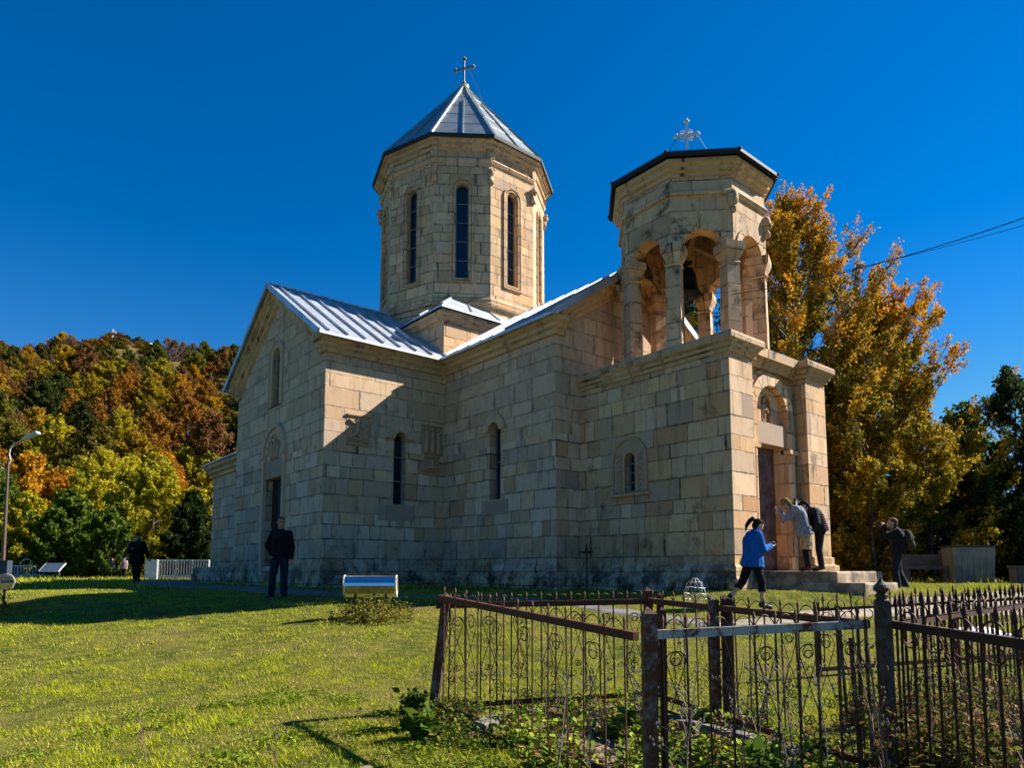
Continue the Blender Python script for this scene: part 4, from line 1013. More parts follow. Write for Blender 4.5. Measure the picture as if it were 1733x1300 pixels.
PATHS=[([(3.2,10.6),(5.5,11.9),(7.2,12.3),(8.6,12.6),(11.5,13.2),(16,14.2)],[.4,.8,1.5,1.7,2.0,2.4]),([(-15.5,30),(-12.4,24.5),(-8.7,19.5),(-5,16.2),(-2.6,15.0),(0,14.2),(3.2,10.7)],[2.0,2.2,1.8,1.1,.4,.35,.35])]
def onpath(r,f,rng):
    m=np.zeros(len(r),bool)
    for P,Wd in PATHS:
        for i in range(len(P)-1):
            a=np.array(P[i]);b=np.array(P[i+1]);d=b-a;L=(d@d); t=np.clip(((r-a[0])*d[0]+(f-a[1])*d[1])/L,0,1)
            dist=np.hypot(r-a[0]-t*d[0],f-a[1]-t*d[1]); w_=(Wd[i]*(1-t)+Wd[i+1]*t)/2*rng.uniform(.7,1.15,len(r)); m|=dist<w_
    return m
def blades(name,n,f0,f1,h,wd,seed,clump=.5,lab=None,label2=None,side=1.02):
    rng=np.random.default_rng(seed)
    f=np.sqrt(rng.uniform(0,1,n)*(f1**2-f0**2)+f0**2) if f1<18 else f0+(f1-f0)*rng.uniform(0,1,n)**.9
    r=rng.uniform(-.84,.84,n)*f*side
    keep=~enclosure(r,f)&~onpath(r,f,rng); x=f*CA+r*SA; y=f*SA-r*CA
    church=((x>TX0-.15)&(x<TX1)&(y>Y0-.15)&(y<Y1))|((x>X0-.15)&(x<X1)&(y>NY-.15))|((x>PXA-.15)&(x<PXB+.15)&(y>PY-.15)&(y<NY+1))|((x>13.8)&(x<16.1)&(y>5.9)&(y<8.3))|((x>AXX-.1)&(x<X1)&(y>Y1))
    keep&=~church; r,f,x,y=r[keep],f[keep],x[keep],y[keep]; n=len(r)
    z=terrain(x,y)
    # patchiness
    pn=np.clip((fbm(x,y,.9,1)-.5)*2.2+.5,0,1); pn3=np.clip((fbm(x,y,.22,5)-.5)*2.4+.5,0,1); pn4=fbm(x,y,1.6,9)
    bare=(pn4>.62)&(rng.random(n)<.75*(pn4-.55)*6); 
    pn2=vnoise(x,y,.16,3)
    hh=h*rng.uniform(.35,1.25,n)*(.6+.8*pn2*clump+.3*pn)
    az_=rng.uniform(0,2*PI,n); lean=rng.uniform(.2,1.3,n)
    dx,dy=np.cos(az_),np.sin(az_); w_=wd*rng.uniform(.6,1.4,n)
    base=np.stack([x,y,z-.005],1); sd=np.stack([-dy*w_,dx*w_,np.zeros(n)],1); tip=base+np.stack([dx*hh*lean,dy*hh*lean,hh],1)
    V=np.stack([base-sd,base+sd,tip],1).reshape(-1,3)
    hh=hh*np.where(bare,.35,1)*(.55+.9*pn3); tip=base+np.stack([dx*hh*lean,dy*hh*lean,hh],1); V=np.stack([base-sd,base+sd,tip],1).reshape(-1,3)
    t=np.clip(.15+.35*pn+.5*pn3+rng.normal(size=n)*.22,0,1); dry=rng.random(n)<(.10+.6*(1-pn)*(1-pn3)+.4*bare)
    c=mixc((.075,.15,.005),(.44,.44,.014),t); c[dry]=mixc((.30,.20,.06),(.56,.44,.16),rng.random(dry.sum()))
    o=fast_mesh(name,V,3,M_grassb,None,c); tag(o,label2,'grass',None,'stuff'); return o
blades('lawn_grass',260000,2.2,9,.036,.0032,41,label2='short green and straw-coloured lawn grass in the foreground')
blades('lawn_grass',210000,9,17.5,.036,.0055,42,label2='sunlit lawn grass in front of the church')
blades('meadow_grass',60000,17.5,58,.13,.02,43,label2='coarser meadow grass beyond the church and path')
V=[];Fq=[]; er=random.Random(3); P=[(-.55,6.05),(1.25,6.5),(2.15,4.3),(.82,3.98)]; N=16
for i in range(N+1):
    for j in range(N+1):
        a=i/N;c=j/N; p0=(P[0][0]*(1-a)+P[1][0]*a,P[0][1]*(1-a)+P[1][1]*a); p1=(P[3][0]*(1-a)+P[2][0]*a,P[3][1]*(1-a)+P[2][1]*a); r_=p0[0]*(1-c)+p1[0]*c; f_=p0[1]*(1-c)+p1[1]*c; x,y=W2(r_,f_); ed=min(i,j,N-i,N-j); V.append((x,y,tz(x,y)+(.006+er.uniform(0,.02) if ed>0 else -.02)))
for i in range(N):
    for j in range(N): Fq.append((i*(N+1)+j,i*(N+1)+j+1,(i+1)*(N+1)+j+1,(i+1)*(N+1)+j))
b=MB(); b.add(V,Fq); o=b.build('grave_soil',mat_simple('leaf_littered_soil',(.24,.15,.08),.95,0,.75,16,.05),smooth=True); o['kind']='structure'
# patches of leafy ground weeds in the lawn (uncountable)
def weeds(name,n,regions,label,size,hgt,cols,seed,per=14,dry=.0):
    """regions: list of (r,f,radius,weight)"""
    rng=np.random.default_rng(seed); Vs=[];Cs=[]
    w_=np.array([q[3] for q in regions],float); w_/=w_.sum()
    idx=rng.choice(len(regions),n,p=w_); R=np.array([q[:3] for q in regions])[idx]
    a=rng.uniform(0,2*PI,n); q=np.sqrt(rng.random(n)); r=R[:,0]+R[:,2]*q*np.cos(a); f=R[:,1]+R[:,2]*q*np.sin(a)
    x=f*CA+r*SA; y=f*SA-r*CA; z=terrain(x,y); H=hgt*rng.uniform(.3,1.2,n)
    C=np.repeat(np.stack([x,y,z],1),per,axis=0); m=len(C); t=rng.random(m); HH=np.repeat(H,per)
    off=rng.normal(size=(m,2))*.05*(.5+HH/hgt)[:,None]
    C[:,:2]+=off; C[:,2]+=t*HH
    V=leaf_quads(C,size,rng,up=1.4,asp=.7)
    tt=np.clip(rng.normal(size=m)*.3+.5,0,1); c=mixc(cols[0],cols[1],tt)
    if dry: k=rng.random(m)<dry; c[k]=mixc((.16,.07,.03),(.30,.17,.06),rng.random(k.sum()))
    # stalks
    S=[];n2=n
    bx=np.stack([x,y,z-.01],1); tp=bx+np.stack([rng.normal(size=n)*.05,rng.normal(size=n)*.05,H*1.1],1); sd=np.stack([np.full(n,.0022),np.full(n,-.0015),np.zeros(n)],1)
    SV=np.stack([bx-sd,bx+sd,tp+sd*.6,tp-sd*.6],1).reshape(-1,3); sc=np.tile(np.array([[.08,.07,.02]]),(n,1))
    o=fast_mesh(name,np.concatenate([V,SV]),4,M_weed,None,np.concatenate([c,sc])); tag(o,label,'weeds',None,'stuff')
wr=random.Random(2); weeds('ground_weeds',760,[(wr.uniform(-3.6,.4),wr.uniform(3.2,7.0),wr.uniform(.08,.28),1) for _ in range(46)]+[(-.2,4.3,.35,3),(-.5,4.9,.35,3),(0,3.6,.4,4)],'low broad-leaved weeds scattered in the foreground lawn',.015,.04,((.06,.12,.008),(.26,.30,.02)),51)
weeds('enclosure_weeds',1050,[(wr.uniform(.0,2.0),wr.uniform(4.3,6.1),wr.uniform(.07,.2),1) for _ in range(34)]+[(.9,4.3,.25,2),(1.4,4.35,.25,2)],'green weeds and dry leaves covering the soil inside the scrollwork grave fence',.026,.14,((.05,.10,.010),(.34,.40,.035)),52,12,.24)
weeds('overgrowth',1500,[(wr.uniform(2.35,4.2),wr.uniform(3.0,5.6),wr.uniform(.08,.3),1) for _ in range(40)],'tangled reddish and green weeds inside the spear-topped fence',.022,.42,((.05,.08,.010),(.20,.22,.03)),53,16,.42)
weeds('fence_foot_weeds',420,[(.9,3.55,.3,1.5),(1.5,3.7,.35,1.5),(.35,3.85,.3,1),(1.95,3.8,.3,1),(-.3,5.2,.35,1),(-.55,5.9,.35,1.2)],'weeds growing along the foot of the near fence',.020,.15,((.03,.07,.010),(.14,.18,.02)),54,13,.15)
weeds('floodlight_weeds',90,[(-2.4,11.6,.45,1),(-2.1,11.4,.5,1),(-2.8,11.5,.4,.6)],'yellowing weeds around the legs of the floodlight',.026,.34,((.08,.11,.012),(.26,.22,.03)),55,22,.2)
weeds('left_weeds',60,[(-9.8,13.2,.5,1),(-10.3,13.4,.5,1)],'tall pale grass clump under the left floodlight',.03,.22,((.12,.14,.02),(.26,.24,.04)),56,16,.2)
weeds('lawn_leaves',420,[(wr.uniform(-5,1),wr.uniform(3.2,10),wr.uniform(.3,1.2),1) for _ in range(30)],'small fallen leaves and straw bits lying in the lawn',.012,.01,((.30,.18,.04),(.55,.42,.16)),58,2,.4)
weeds('fallen_leaves',500,[(11.5,20,2.6,1),(8,17,2.4,.5),(14,22,3,1),(1.0,5.2,.9,.6)],'fallen yellow and brown leaves scattered under the maples',.03,.015,((.22,.12,.02),(.34,.20,.03)),57,2,.3)
def nettle(name,r,f,h,n,label,seed,c0=(.025,.06,.010),c1=(.09,.15,.02),ls=.045,grp=None):
    rng=np.random.default_rng(seed); x,y=W2(r,f); z=tz(x,y); e=empty(name,(x,y,z),label,'plant',grp); st=MB(); L=[];
    for i in range(n):
        a=rng.uniform(0,2*PI); tip=np.array([math.cos(a)*h*.35*rng.random(),math.sin(a)*h*.35*rng.random(),h*rng.uniform(.6,1.1)]); b0=np.array([rng.normal()*.03,rng.normal()*.03,-.03])
        st.tube([b0,(b0+tip)/2+rng.normal(size=3)*.01,tip],[.005,.004,.002],4,caps=False)
        for t in np.linspace(.15,1,12):
            for s_ in (0,PI): 
                aa=t*9+s_+rng.normal()*.3; L.append(b0+(tip-b0)*t+np.array([math.cos(aa),math.sin(aa),-.15])*ls*1.1)
    me=bpy.data.meshes.new('stem'); me.from_pydata([tuple(p) for p in st.v],[],st.f); me.materials.append(M_wood); me.update(); o=bpy.data.objects.new('stem',me); COL.objects.link(o); o.parent=e
    L=np.array(L); V=leaf_quads(L,ls,rng,up=1.2,asp=.55); fast_mesh('foliage',V,4,M_weed,e,mixc(c0,c1,rng.random(len(L))))
nettle('nettle_plant',-.78,5.5,.30,11,'dark green nettle clump at the foot of the leaning rusty post',1)
nettle('nettle_plant',-.66,5.15,.22,8,'short leafy plant in front of the leaning rusty post',2,(.05,.10,.01),(.16,.22,.02),.06)
nettle('leafy_plant',1.35,3.75,.36,9,'bright green leafy plant behind the pale fence rail',3,(.04,.09,.01),(.13,.20,.02),.045)
nettle('leafy_plant',.95,5.3,.22,8,'broad green plant in the middle of the enclosure',4,(.06,.11,.012),(.17,.23,.02),.07)
nettle('leafy_plant',2.1,3.6,.30,7,'yellow-green plant beside the finial post',5,(.10,.12,.012),(.26,.24,.02),.04)
nettle('burdock_plant',3.35,4.3,.26,7,'large-leaved burdock near the lower right corner',6,(.03,.08,.012),(.10,.18,.03),.10)
nettle('burdock_plant',-.35,4.0,.10,5,'flat broad-leaved plant in the lawn near the fence',7,(.06,.12,.012),(.18,.24,.03),.07)
def stalk(name,r,f,h,label,seed,col=M_wood,n=1,branch=5):
    rs=random.Random(seed); x,y=W2(r,f); z=tz(x,y); b=MB()
    for q in range(n):
        p=[Vector((x+rs.uniform(-.05,.05)*n,y+rs.uniform(-.05,.05)*n,z-.02))]; d=Vector((rs.uniform(-.2,.2),rs.uniform(-.2,.2),1)).normalized()
        for k in range(6): p.append(p[-1]+d*h/6+Vector((rs.uniform(-.01,.01),rs.uniform(-.01,.01),0)))
        b.tube(p,[.006-.0007*k for k in range(7)],5)
        for k in range(branch):
            a=p[rs.randrange(2,6)]; e=a+Vector((rs.uniform(-1,1),rs.uniform(-1,1),rs.uniform(.3,1)))*h*.18; b.tube([a,(a+e)/2+Vector((0,0,.01)),e],.0022,3)
            for _ in range(3): b.ell(e+Vector((rs.uniform(-.02,.02),rs.uniform(-.02,.02),rs.uniform(-.01,.03))),(.006,.006,.009),5,4)
    tag(b.build(name,col),label,'plant',None)
stalk('dry_stalk',-2.55,4.9,.38,'lone dry brown stalk standing in the lawn, further left','1')
stalk('dry_stalk',-1.45,4.35,.36,'lone dry stalk in the lawn nearer the fence','2',branch=3)
stalk('dry_bush',1.15,4.0,.75,'pale grey tangle of dead stems leaning on the scrollwork fence','3',mat_simple('dead_grey_stem',(.22,.17,.15),.9),16,9)
stalk('dry_bush',.35,5.75,.45,'thin dead twigs caught in the rear fence','4',n=6)
stalk('dry_bush',2.5,3.9,.95,'brown seed stalks rising beside the finial post','5',n=12,branch=8)
stalk('dry_bush',3.2,4.4,.85,'reddish dead stems inside the spear-topped fence','6',mat_simple('reddish_stem',(.16,.06,.03),.9),14,9)
# ================================================================== FENCES
def spiral(c,r0,r1,turns,a0,n=22,sgn=1):
    return [(c[0]+(r0+(r1-r0)*i/n)*math.cos(a0+sgn*2*PI*turns*i/n), c[1]+(r0+(r1-r0)*i/n)*math.sin(a0+sgn*2*PI*turns*i/n)) for i in range(n+1)]
def fence_side(par,A,B,ztA,ztB,zbA,zbB,n,mats,rail=(.045,.05),style='scroll',tipA=0.0,seed=1,railmat=None,barr=.0065,gap=0.0,lowrail=True):
    """A,B in (r,f). s in 0..1 along, v in 0..1 between bottom and top rail"""
    rs=random.Random(seed)
    a=Vector(W2(*A));b_=Vector(W2(*B)); L=(b_-a).length; d=(b_-a).normalized(); nrm=Vector((d.y,-d.x,0))
    def P(s,v,off=0):      # s metres along, v metres relative to top rail (negative = below)
        t=s/L; x,y=a+d*s; zt=ztA+(ztB-ztA)*t; zb=zbA+(zbB-zbA)*t
        H=zt-zb; q=Vector((x,y,zt+v)); tl=tipA*(1-t)
        return q+nrm*off+Vector((d.x,d.y,0))*(-tl*(v/H+1)*-1*0)
    m1=MB(); m1.bar(P(gap,0),P(L-gap,0),rail[0],rail[1]); 
    m1.add([P(gap,.025,.022),P(L-gap,.025,.022),P(L-gap,.025,-.022),P(gap,.025,-.022)],[(0,1,2,3)]); m1.build('top_rail',railmat or mats[0],par)
    if lowrail:
        def PB(s): t=s/L; x,y=a+d*s; return Vector((x,y,zbA+(zbB-zbA)*t))
        m2=MB(); m2.bar(PB(0.02),PB(L-.02),.045,.012); m2.bar(PB(.02)+nrm*.02+Vector((0,0,.02)),PB(L-.02)+nrm*.02+Vector((0,0,.02)),.006,.04); m2.build('bottom_rail',mats[0],par)
    sp=L/n; 
    for k in range(n):
        s=(k+.5)*sp+rs.uniform(-.006,.006); t=s/L; H=(ztA-zbA)*(1-t)+(ztB-zbB)*t; tl=rs.uniform(-.012,.012)
        def Q(v,off=0,ds=0): return P(s+ds+tl*(v/H),v,off)
        b=MB()
        if style=='scroll':
            b.tube([Q(-H+.01),Q(-H*.5),Q(.07)],barr,6)
            tp=Q(.07); b.tube([tp-Vector((0,0,.008)),tp+Vector((0,0,.004)),tp+Vector((0,0,.018)),tp+Vector((0,0,.042))],[.004,.011,.010,.001],5)
        else:
            hh=rs.uniform(.10,.14); b.tube([Q(-H+.01),Q(-H*.5),Q(hh)],barr,6)
            for q in range(int(H/.06)): b.ell(Q(-q*.06-.02),(barr*1.15,barr*1.15,.007),6,4) if barr>.008 else None
            tp=Q(hh); b.tube([tp-Vector((0,0,.02)),tp,tp+Vector((0,0,.025)),tp+Vector((0,0,.075))],[.008,.016,.012,.001],5)
        pk=b.build('picket',mats[1],par)
        if style=='scroll':
            b=MB()
            if k<n-1:      # hoop above the rail
                hp=[P(s+sp*(i/10.),.012+.072*math.sin(PI*i/10.)**.8) for i in range(11)]; b.tube(hp,.0038,4)
            sg=1 if k%2==0 else -1; Rr=sp*.42
            up_=spiral((s+sg*sp*.48,-.15),.012,Rr,1.35,PI/2 if sg>0 else PI/2,20,sg)
            # end of the spiral swings down into a long diagonal and a small foot curl
            end=up_[-1]; diag=[(end[0]*(1-q)+(s+sg*sp*1.0)*q*1.0, end[1]*(1-q)+(-H*.62)*q) for q in (.25,.5,.75,1)]
            foot=spiral((s+sg*sp*.80,-H*.72),Rr*.62,.012,1.2,PI/3 if sg>0 else PI*2/3,16,-sg)
            cv=up_+diag+foot
            cv=[(min(max(u,.01),L-.01),v) for u,v in cv]
            b.tube([P(u,v,.008) for u,v in cv],.0036,4)
            f2=spiral((s+sg*sp*.42,-H*.62),.010,Rr*.55,1.2,-PI/2,14,sg); f2=[(min(max(u,.01),L-.01),v) for u,v in f2]
            b.tube([P(u,v,-.004) for u,v in f2],.0034,4)
            b.build('scroll',mats[2],pk)
        elif k%2==0:
            b=MB(); r_=sp*.62
            for cz,sgn in ((.045,1),(-.075,-1)):
                c=[(s+sp*.9+r_*math.cos(t_)*1.0,cz+r_*.55*math.sin(t_)) for t_ in np.linspace(-.3 if sgn>0 else PI-.3,4.1 if sgn>0 else PI+4.1,14)]
                c=[(min(max(u,.01),L-.01),v) for u,v in c]; b.tube([P(u,v,.012) for u,v in c],.0058,5)
            b.tube([P(s+sp*.9-r_*.9 if s+sp*.9-r_*.9>.01 else .01,-.075,.012),P(max(.01,s+sp*.9-r_*.9),.045,.012)],.005,4)
            b.build('ring_ornament',mats[2],pk)
def angle_post(par,foot,top,w,mat,name='post',point=True):
    f=Vector(foot);t=Vector(top);b=MB(); b.bar(f,t,w,w,up=(SA,-CA,0))
    d=(t-f).normalized(); u=Vector((SA,-CA,0)); v=d.cross(u).normalized(); u=v.cross(d)
    if point:
        q=[t+u*i*w/2+v*j*w/2 for (i,j) in((-1,-1),(1,-1),(1,1),(-1,1))]; b.add(q+[t+d*w*.55-u*w*.2],[(0,1,4),(1,2,4),(2,3,4),(3,0,4)])
    b.bar(f+(u+v)*w*.52,t-d*.05+(u+v)*w*.52,.008)
    return b.build(name,mat,par)
def p3(r,f,z): x,y=W2(r,f); return (x,y,z)
GA=(-.62,6.10);GB=(1.29,6.55);GE=(2.20,4.28);GD=(.79,3.92); GCp=(1.64,5.62)
F1=empty('grave_fence',(*W2(.8,5.2),-1.2),'rusty scrollwork iron fence around an overgrown grave, leaning post at its left corner','fence')
RM=(M_rust,M_rod,M_rod)
fence_side(F1,(-.64,6.10),(.72,4.02),-.245,-.385,-1.18,-1.22,13,RM,seed=1,gap=.0)
fence_side(F1,GA,GB,-.315,-.30,-1.20,-1.17,14,RM,seed=2,gap=-.05)
fence_side(F1,GB,GE,-.29,-.335,-1.16,-1.2,15,RM,seed=3)
fence_side(F1,GD,GE,-.365,-.335,-1.22,-1.22,10,RM,rail=(.012,.055),railmat=M_whp,seed=4)
angle_post(F1,p3(-.70,6.12,-1.28),p3(-.58,6.10,-.235),.075,M_rustp)
angle_post(F1,p3(1.29,6.58,-1.3),p3(1.30,6.58,-.20),.075,M_rust)
angle_post(F1,p3(1.40,6.62,-1.3),p3(1.42,6.60,-.24),.06,M_rustd)
angle_post(F1,p3(1.64,5.62,-1.3),p3(1.64,5.62,-.24),.07,M_rustp)
angle_post(F1,p3(1.73,5.58,-1.3),p3(1.73,5.58,-.235),.07,M_rustd)
angle_post(F1,p3(.765,3.90,-1.4),p3(.775,3.90,-.245),.075,M_rustp)
angle_post(F1,p3(.86,3.97,-1.4),p3(.865,3.97,-.23),.035,M_rustd)
M_kerb=mat_simple('mossy_kerb_concrete',(.20,.17,.12),.9,0,.6,9,.02)
# stone kerb of the grave
K=empty('grave_kerb',(*W2(.6,5.7),-1.25),'low broken concrete kerb of the grave inside the scrollwork fence','grave kerb')
rs=random.Random(9)
def rough_block(p,q,w,h,mat,name,par,seed):
    rs=random.Random(seed); p=Vector(p);q=Vector(q);d=(q-p); L=d.length;d.normalize(); s=Vector((-d.y,d.x,0)); V=[];F=[]; n=9
    for i in range(n):
        t=i/(n-1)
        for (a,c) in ((-1,0),(-1,.85),(-.8,1),(.8,1),(1,.85),(1,0)): V.append(p+d*L*t+s*(a*w/2+rs.uniform(-.008,.008))+Vector((0,0,-.06+c*(h+.06)+rs.uniform(-.008,.008))))
    for i in range(n-1):
        for k in range(5): F.append((i*6+k,i*6+k+1,i*6+7+k,i*6+6+k))
    F+= [tuple(range(6)),tuple((n-1)*6+k for k in range(5,-1,-1))]
    b=MB(); b.add(V,F); return b.build(name,mat,par)
for i,(a,c) in enumerate((((.0,5.72),(.85,5.9)),((.9,5.9),(1.42,5.3)),((1.45,5.25),(1.85,4.55)),((-.25,5.3),(-.02,5.68)))):
    rough_block(p3(*a,-1.25),p3(*c,-1.25),.12,.10,M_kerb,'kerb_slab',K,i)
# finial post shared corner, painted grey-blue, with an onion knob
FP=empty('finial_post',p3(2.28,4.26,-1.25),'grey-blue square iron post with an onion-shaped knob, between the two grave fences','post')
b=MB(); x,y,_=p3(2.29,4.27,0); pole=MB(); pole.bar((x+.01,y,-1.4),(x,y,-.20),.070,.070,up=(SA,-CA,0)); pole.build('post_shaft',M_blupost,FP)
b.lathe((x,y,-.205),[(.042,0),(.046,.010),(.046,.018),(.030,.026),(.028,.036),(.040,.042),(.040,.050),(.022,.056),(.024,.062),(.045,.080),(.047,.094),(.038,.112),(.018,.130),(.007,.144),(.003,.155)],18)
b.build('onion_knob',M_blupost,FP,smooth=False)
b=MB(); b.bar(p3(2.17,4.24,-1.3),p3(2.165,4.24,-.30),.022,.012); b.bar(p3(2.12,4.28,-1.3),p3(2.09,4.28,-.42),.02); b.bar(p3(2.06,4.30,-1.0),p3(2.03,4.30,-.22),.014)
b.build('support_strap',M_rustp,FP)
# second enclosure
F2=empty('spear_fence',(*W2(3.2,4.6),-1.25),'dark rusty fence of thick bars with spear tips, on the right','fence')
RM2=(M_rustd,M_rustd,M_rust)
fence_side(F2,(2.34,4.22),(2.30,2.75),-.335,-.335,-1.25,-1.25,12,RM2,rail=(.04,.045),style='spear',barr=.0085,seed=5)
fence_side(F2,(2.36,4.30),(5.1,6.75),-.34,-.335,-1.25,-1.20,24,RM2,rail=(.035,.035),style='spear',barr=.008,seed=6)
fence_side(F2,(2.30,2.75),(4.2,3.2),-.335,-.335,-1.25,-1.25,8,RM2,rail=(.04,.04),style='spear',barr=.0085,seed=7)
F3=empty('picket_fence',(*W2(5.8,8.2),-1.1),'far row of small spear-tipped rusty pickets behind the spear fence on the right','fence')
fence_side(F3,(3.35,7.6),(8.0,9.0),-.44,-.30,-1.1,-1.0,26,RM2,rail=(.03,.03),style='spear',barr=.008,seed=8)
for i,(r_,f_) in enumerate(((3.35,7.6),(5.2,8.15))): angle_post(F3,p3(r_,f_,-1.3),p3(r_,f_,-.36),.05,M_rustd)
# dead-wire basket in front of the porch wall
rs=random.Random(77); cx,cy=PX(1174,9.4); WB=MB(); zg=tz(cx,cy)
for k in range(9):
    a=k*.7; WB.tube([(cx+.14*math.cos(a),cy+.14*math.sin(a),-.42),(cx+.15*math.cos(a+.2),cy+.15*math.sin(a+.2),-.30),(cx+.11*math.cos(a+.4),cy+.11*math.sin(a+.4),-.18),(cx+.03*math.cos(a+.5),cy+.03*math.sin(a+.5),-.11)],.004,4)
for h,r_ in ((-.40,.145),(-.32,.15),(-.24,.14),(-.17,.10)): WB.tube([(cx+r_*math.cos(t)*rs.uniform(.9,1.1),cy+r_*math.sin(t)*rs.uniform(.9,1.1),h+rs.uniform(-.01,.01)) for t in np.linspace(0,2*PI,13)],.0035,4)
for a in (.5,2.4,4.6): WB.tube([(cx+.14*math.cos(a),cy+.14*math.sin(a),-.40),(cx+.17*math.cos(a),cy+.17*math.sin(a),zg-.03)],.005,4)
tag(WB.build('wire_basket',mat_simple('pale_wire',(.45,.45,.42),.5,.5)),'bent pale wire basket standing behind the rear grave fence','wire basket')
# candle stand against the wall
CS=empty('candle_stand',(12.2,12.1,-.6),'thin rusty iron stand with a cross-shaped head against the inner wall corner','stand')
b=MB(); b.tube([(12.55,12.2,-.7),(12.55,12.2,.62)],.018,6); b.tube([(12.40,12.2,-.62),(12.70,12.2,-.62)],.015,5); b.build('stand_pole',M_rustd,CS)
b=MB(); b.bar((12.40,12.28,.45),(12.70,12.12,.45),.03,.03); b.lathe((12.55,12.2,.42),[(.10,0),(.11,.02),(.05,.04),(.03,.12)],10); b.bar((12.55,12.2,.5),(12.55,12.2,.66),.03); b.build('stand_head',M_rustd,CS)
# ================================================================== FLOODLIGHTS
M_flm=mat_simple('polished_floodlight_housing',(.62,.66,.70),.18,1.0,.12,3)
M_flg=mat_simple('olive_reflective_back',(.30,.31,.22),.2,.85,.4,4)  # olive-toned metal of the lower back plate
def floodlight(x,y,rot,label,grp,tilt=0.35,s=1.0):
    e=empty('floodlight',(0,0,0),label,'floodlight',grp); z=tz(x,y)
    # local frame: u = length axis, w = facing direction
    b=MB(); L=.43*s; prof=[(-.10,.36),(-.02,.40),(.06,.40),(.12,.36),(.16,.28),(.10,.02),(-.12,.10)]
    def loc(u,w_,h): return Vector((u,w_*s,(h)*s))
    top=[(-.12,.10),(-.16,.22),(-.155,.27),(-.13,.32),(-.125,.335),(-.08,.375),(-.02,.395),(.05,.39)]
    back=top; poly=top+[(.16,.12),(.05,.02)]
    def sect(ps,u): return [loc(u,a,h) for a,h in ps]
    n=len(poly); b.add(sect(poly,-L)+sect(poly,L),[(i,(i+1)%n,n+(i+1)%n,n+i) for i in range(n)])
    hs=b.build('housing',M_flm,e); 
    b=MB(); b.add(sect(poly,-L-.004),[tuple(range(n))]); b.add(sect(poly,L+.004),[tuple(range(n))])
    for u in (-L-.012,L+.012):
        pc=sect(poly,u); 
        for i in range(n): b.bar(pc[i],pc[(i+1)%n],.02,.02)
    b.build('end_cap',M_cream,e)
    b=MB(); b.add([loc(-L+.02,-.135,.085),loc(L-.02,-.135,.085),loc(L-.02,-.166,.215),loc(-L+.02,-.166,.215)],[(0,1,2,3)]); b.build('reflector_back',M_flg,e)
    b=MB(); b.add([loc(-L+.02,.062,.39),loc(L-.02,.062,.39),loc(L-.02,.168,.13),loc(-L+.02,.168,.13)],[(0,1,2,3)]); b.build('lens',M_glass,e)
    for u in (-.26,.26):
        b=MB(); b.bar(loc(u,-.04,.08),loc(u,-.04,-.34),.035,.02); b.bar(loc(u,.08,.06),loc(u,-.04,-.14),.02); b.build('leg',M_dark,e)
    e.location=(x,y,z+.30); e.rotation_euler=(0,0,rot)
    return e
x,y=PX(629,11.9); floodlight(x,y,AZ-PI/2+.06,'big polished metal floodlight standing on the lawn, seen from behind','floodlights lighting the church')
x,y=PX(2,13.6); e=floodlight(x,y,AZ-PI/2+1.9,'floodlight at the left edge of the photo, seen end-on','floodlights lighting the church',s=.95)
# ================================================================== LAMP POST & left background
x,y=PX(9,29.5); z=tz(x,y); LP=empty('street_lamp',(x,y,z),'slim leaning street lamp with a crooked arm and pale lamp head at the left edge','street lamp')
u=Vector((SA,-CA,0)); fwd=Vector((CA,SA,0)); P0=Vector((x,y,z-.2)); P1_=Vector((x,y,0))+u*-.10+Vector((0,0,4.75))
b=MB(); b.tube([P0,P0.lerp(P1_,.3),P1_],[.085,.075,.055],10); b.build('pole',mat_simple('brown_steel_pole',(.13,.08,.055),.6,.2),LP)
b=MB(); b.tube([P0,P0.lerp(P1_,.13)],[.17,.15],8); b.obox(P0+u*.12+Vector((0,0,.55)),u*.16,fwd*.16,Vector((0,0,.55))); b.build('post_base',mat_simple('dark_blue_base',(.03,.04,.06),.7),LP)
b=MB(); q=P1_; pts=[q-Vector((0,0,.25)),q+u*.10+Vector((0,0,.05)),q+u*.02+Vector((0,0,.28)),q+u*.05+Vector((0,0,.52)),q+u*.18+Vector((0,0,.72)),q+u*.55+Vector((0,0,.93))]; b.tube(pts,.03,7); b.tube([q-Vector((0,0,.3)),q-u*.15-Vector((0,0,.42)),q-u*.30-Vector((0,0,.30))],.025,5); b.build('arm',M_cream,LP)
b=MB(); hd=pts[-1]; d=(u*.9+Vector((0,0,.40))).normalized(); n_=Vector((0,0,1)); n_=(n_-d*n_.dot(d)).normalized(); b.cap(hd,hd+d*.22,.05,.07,8); b.obox(hd+d*.45,d*.30,fwd*.12,n_*.055); b.obox(hd+d*.45+n_*.06,d*.24,fwd*.09,n_*.03); b.build('lamp_head',M_white,LP)
b=MB(); b.tube([q-u*.28-Vector((0,0,.28)),q-u*2.5-Vector((0,0,.15)),q-u*6+Vector((0,0,.1))],.012,4); tag(b.build('overhead_cable',M_wire),'thin cable running from the street lamp out of the left edge','cable')
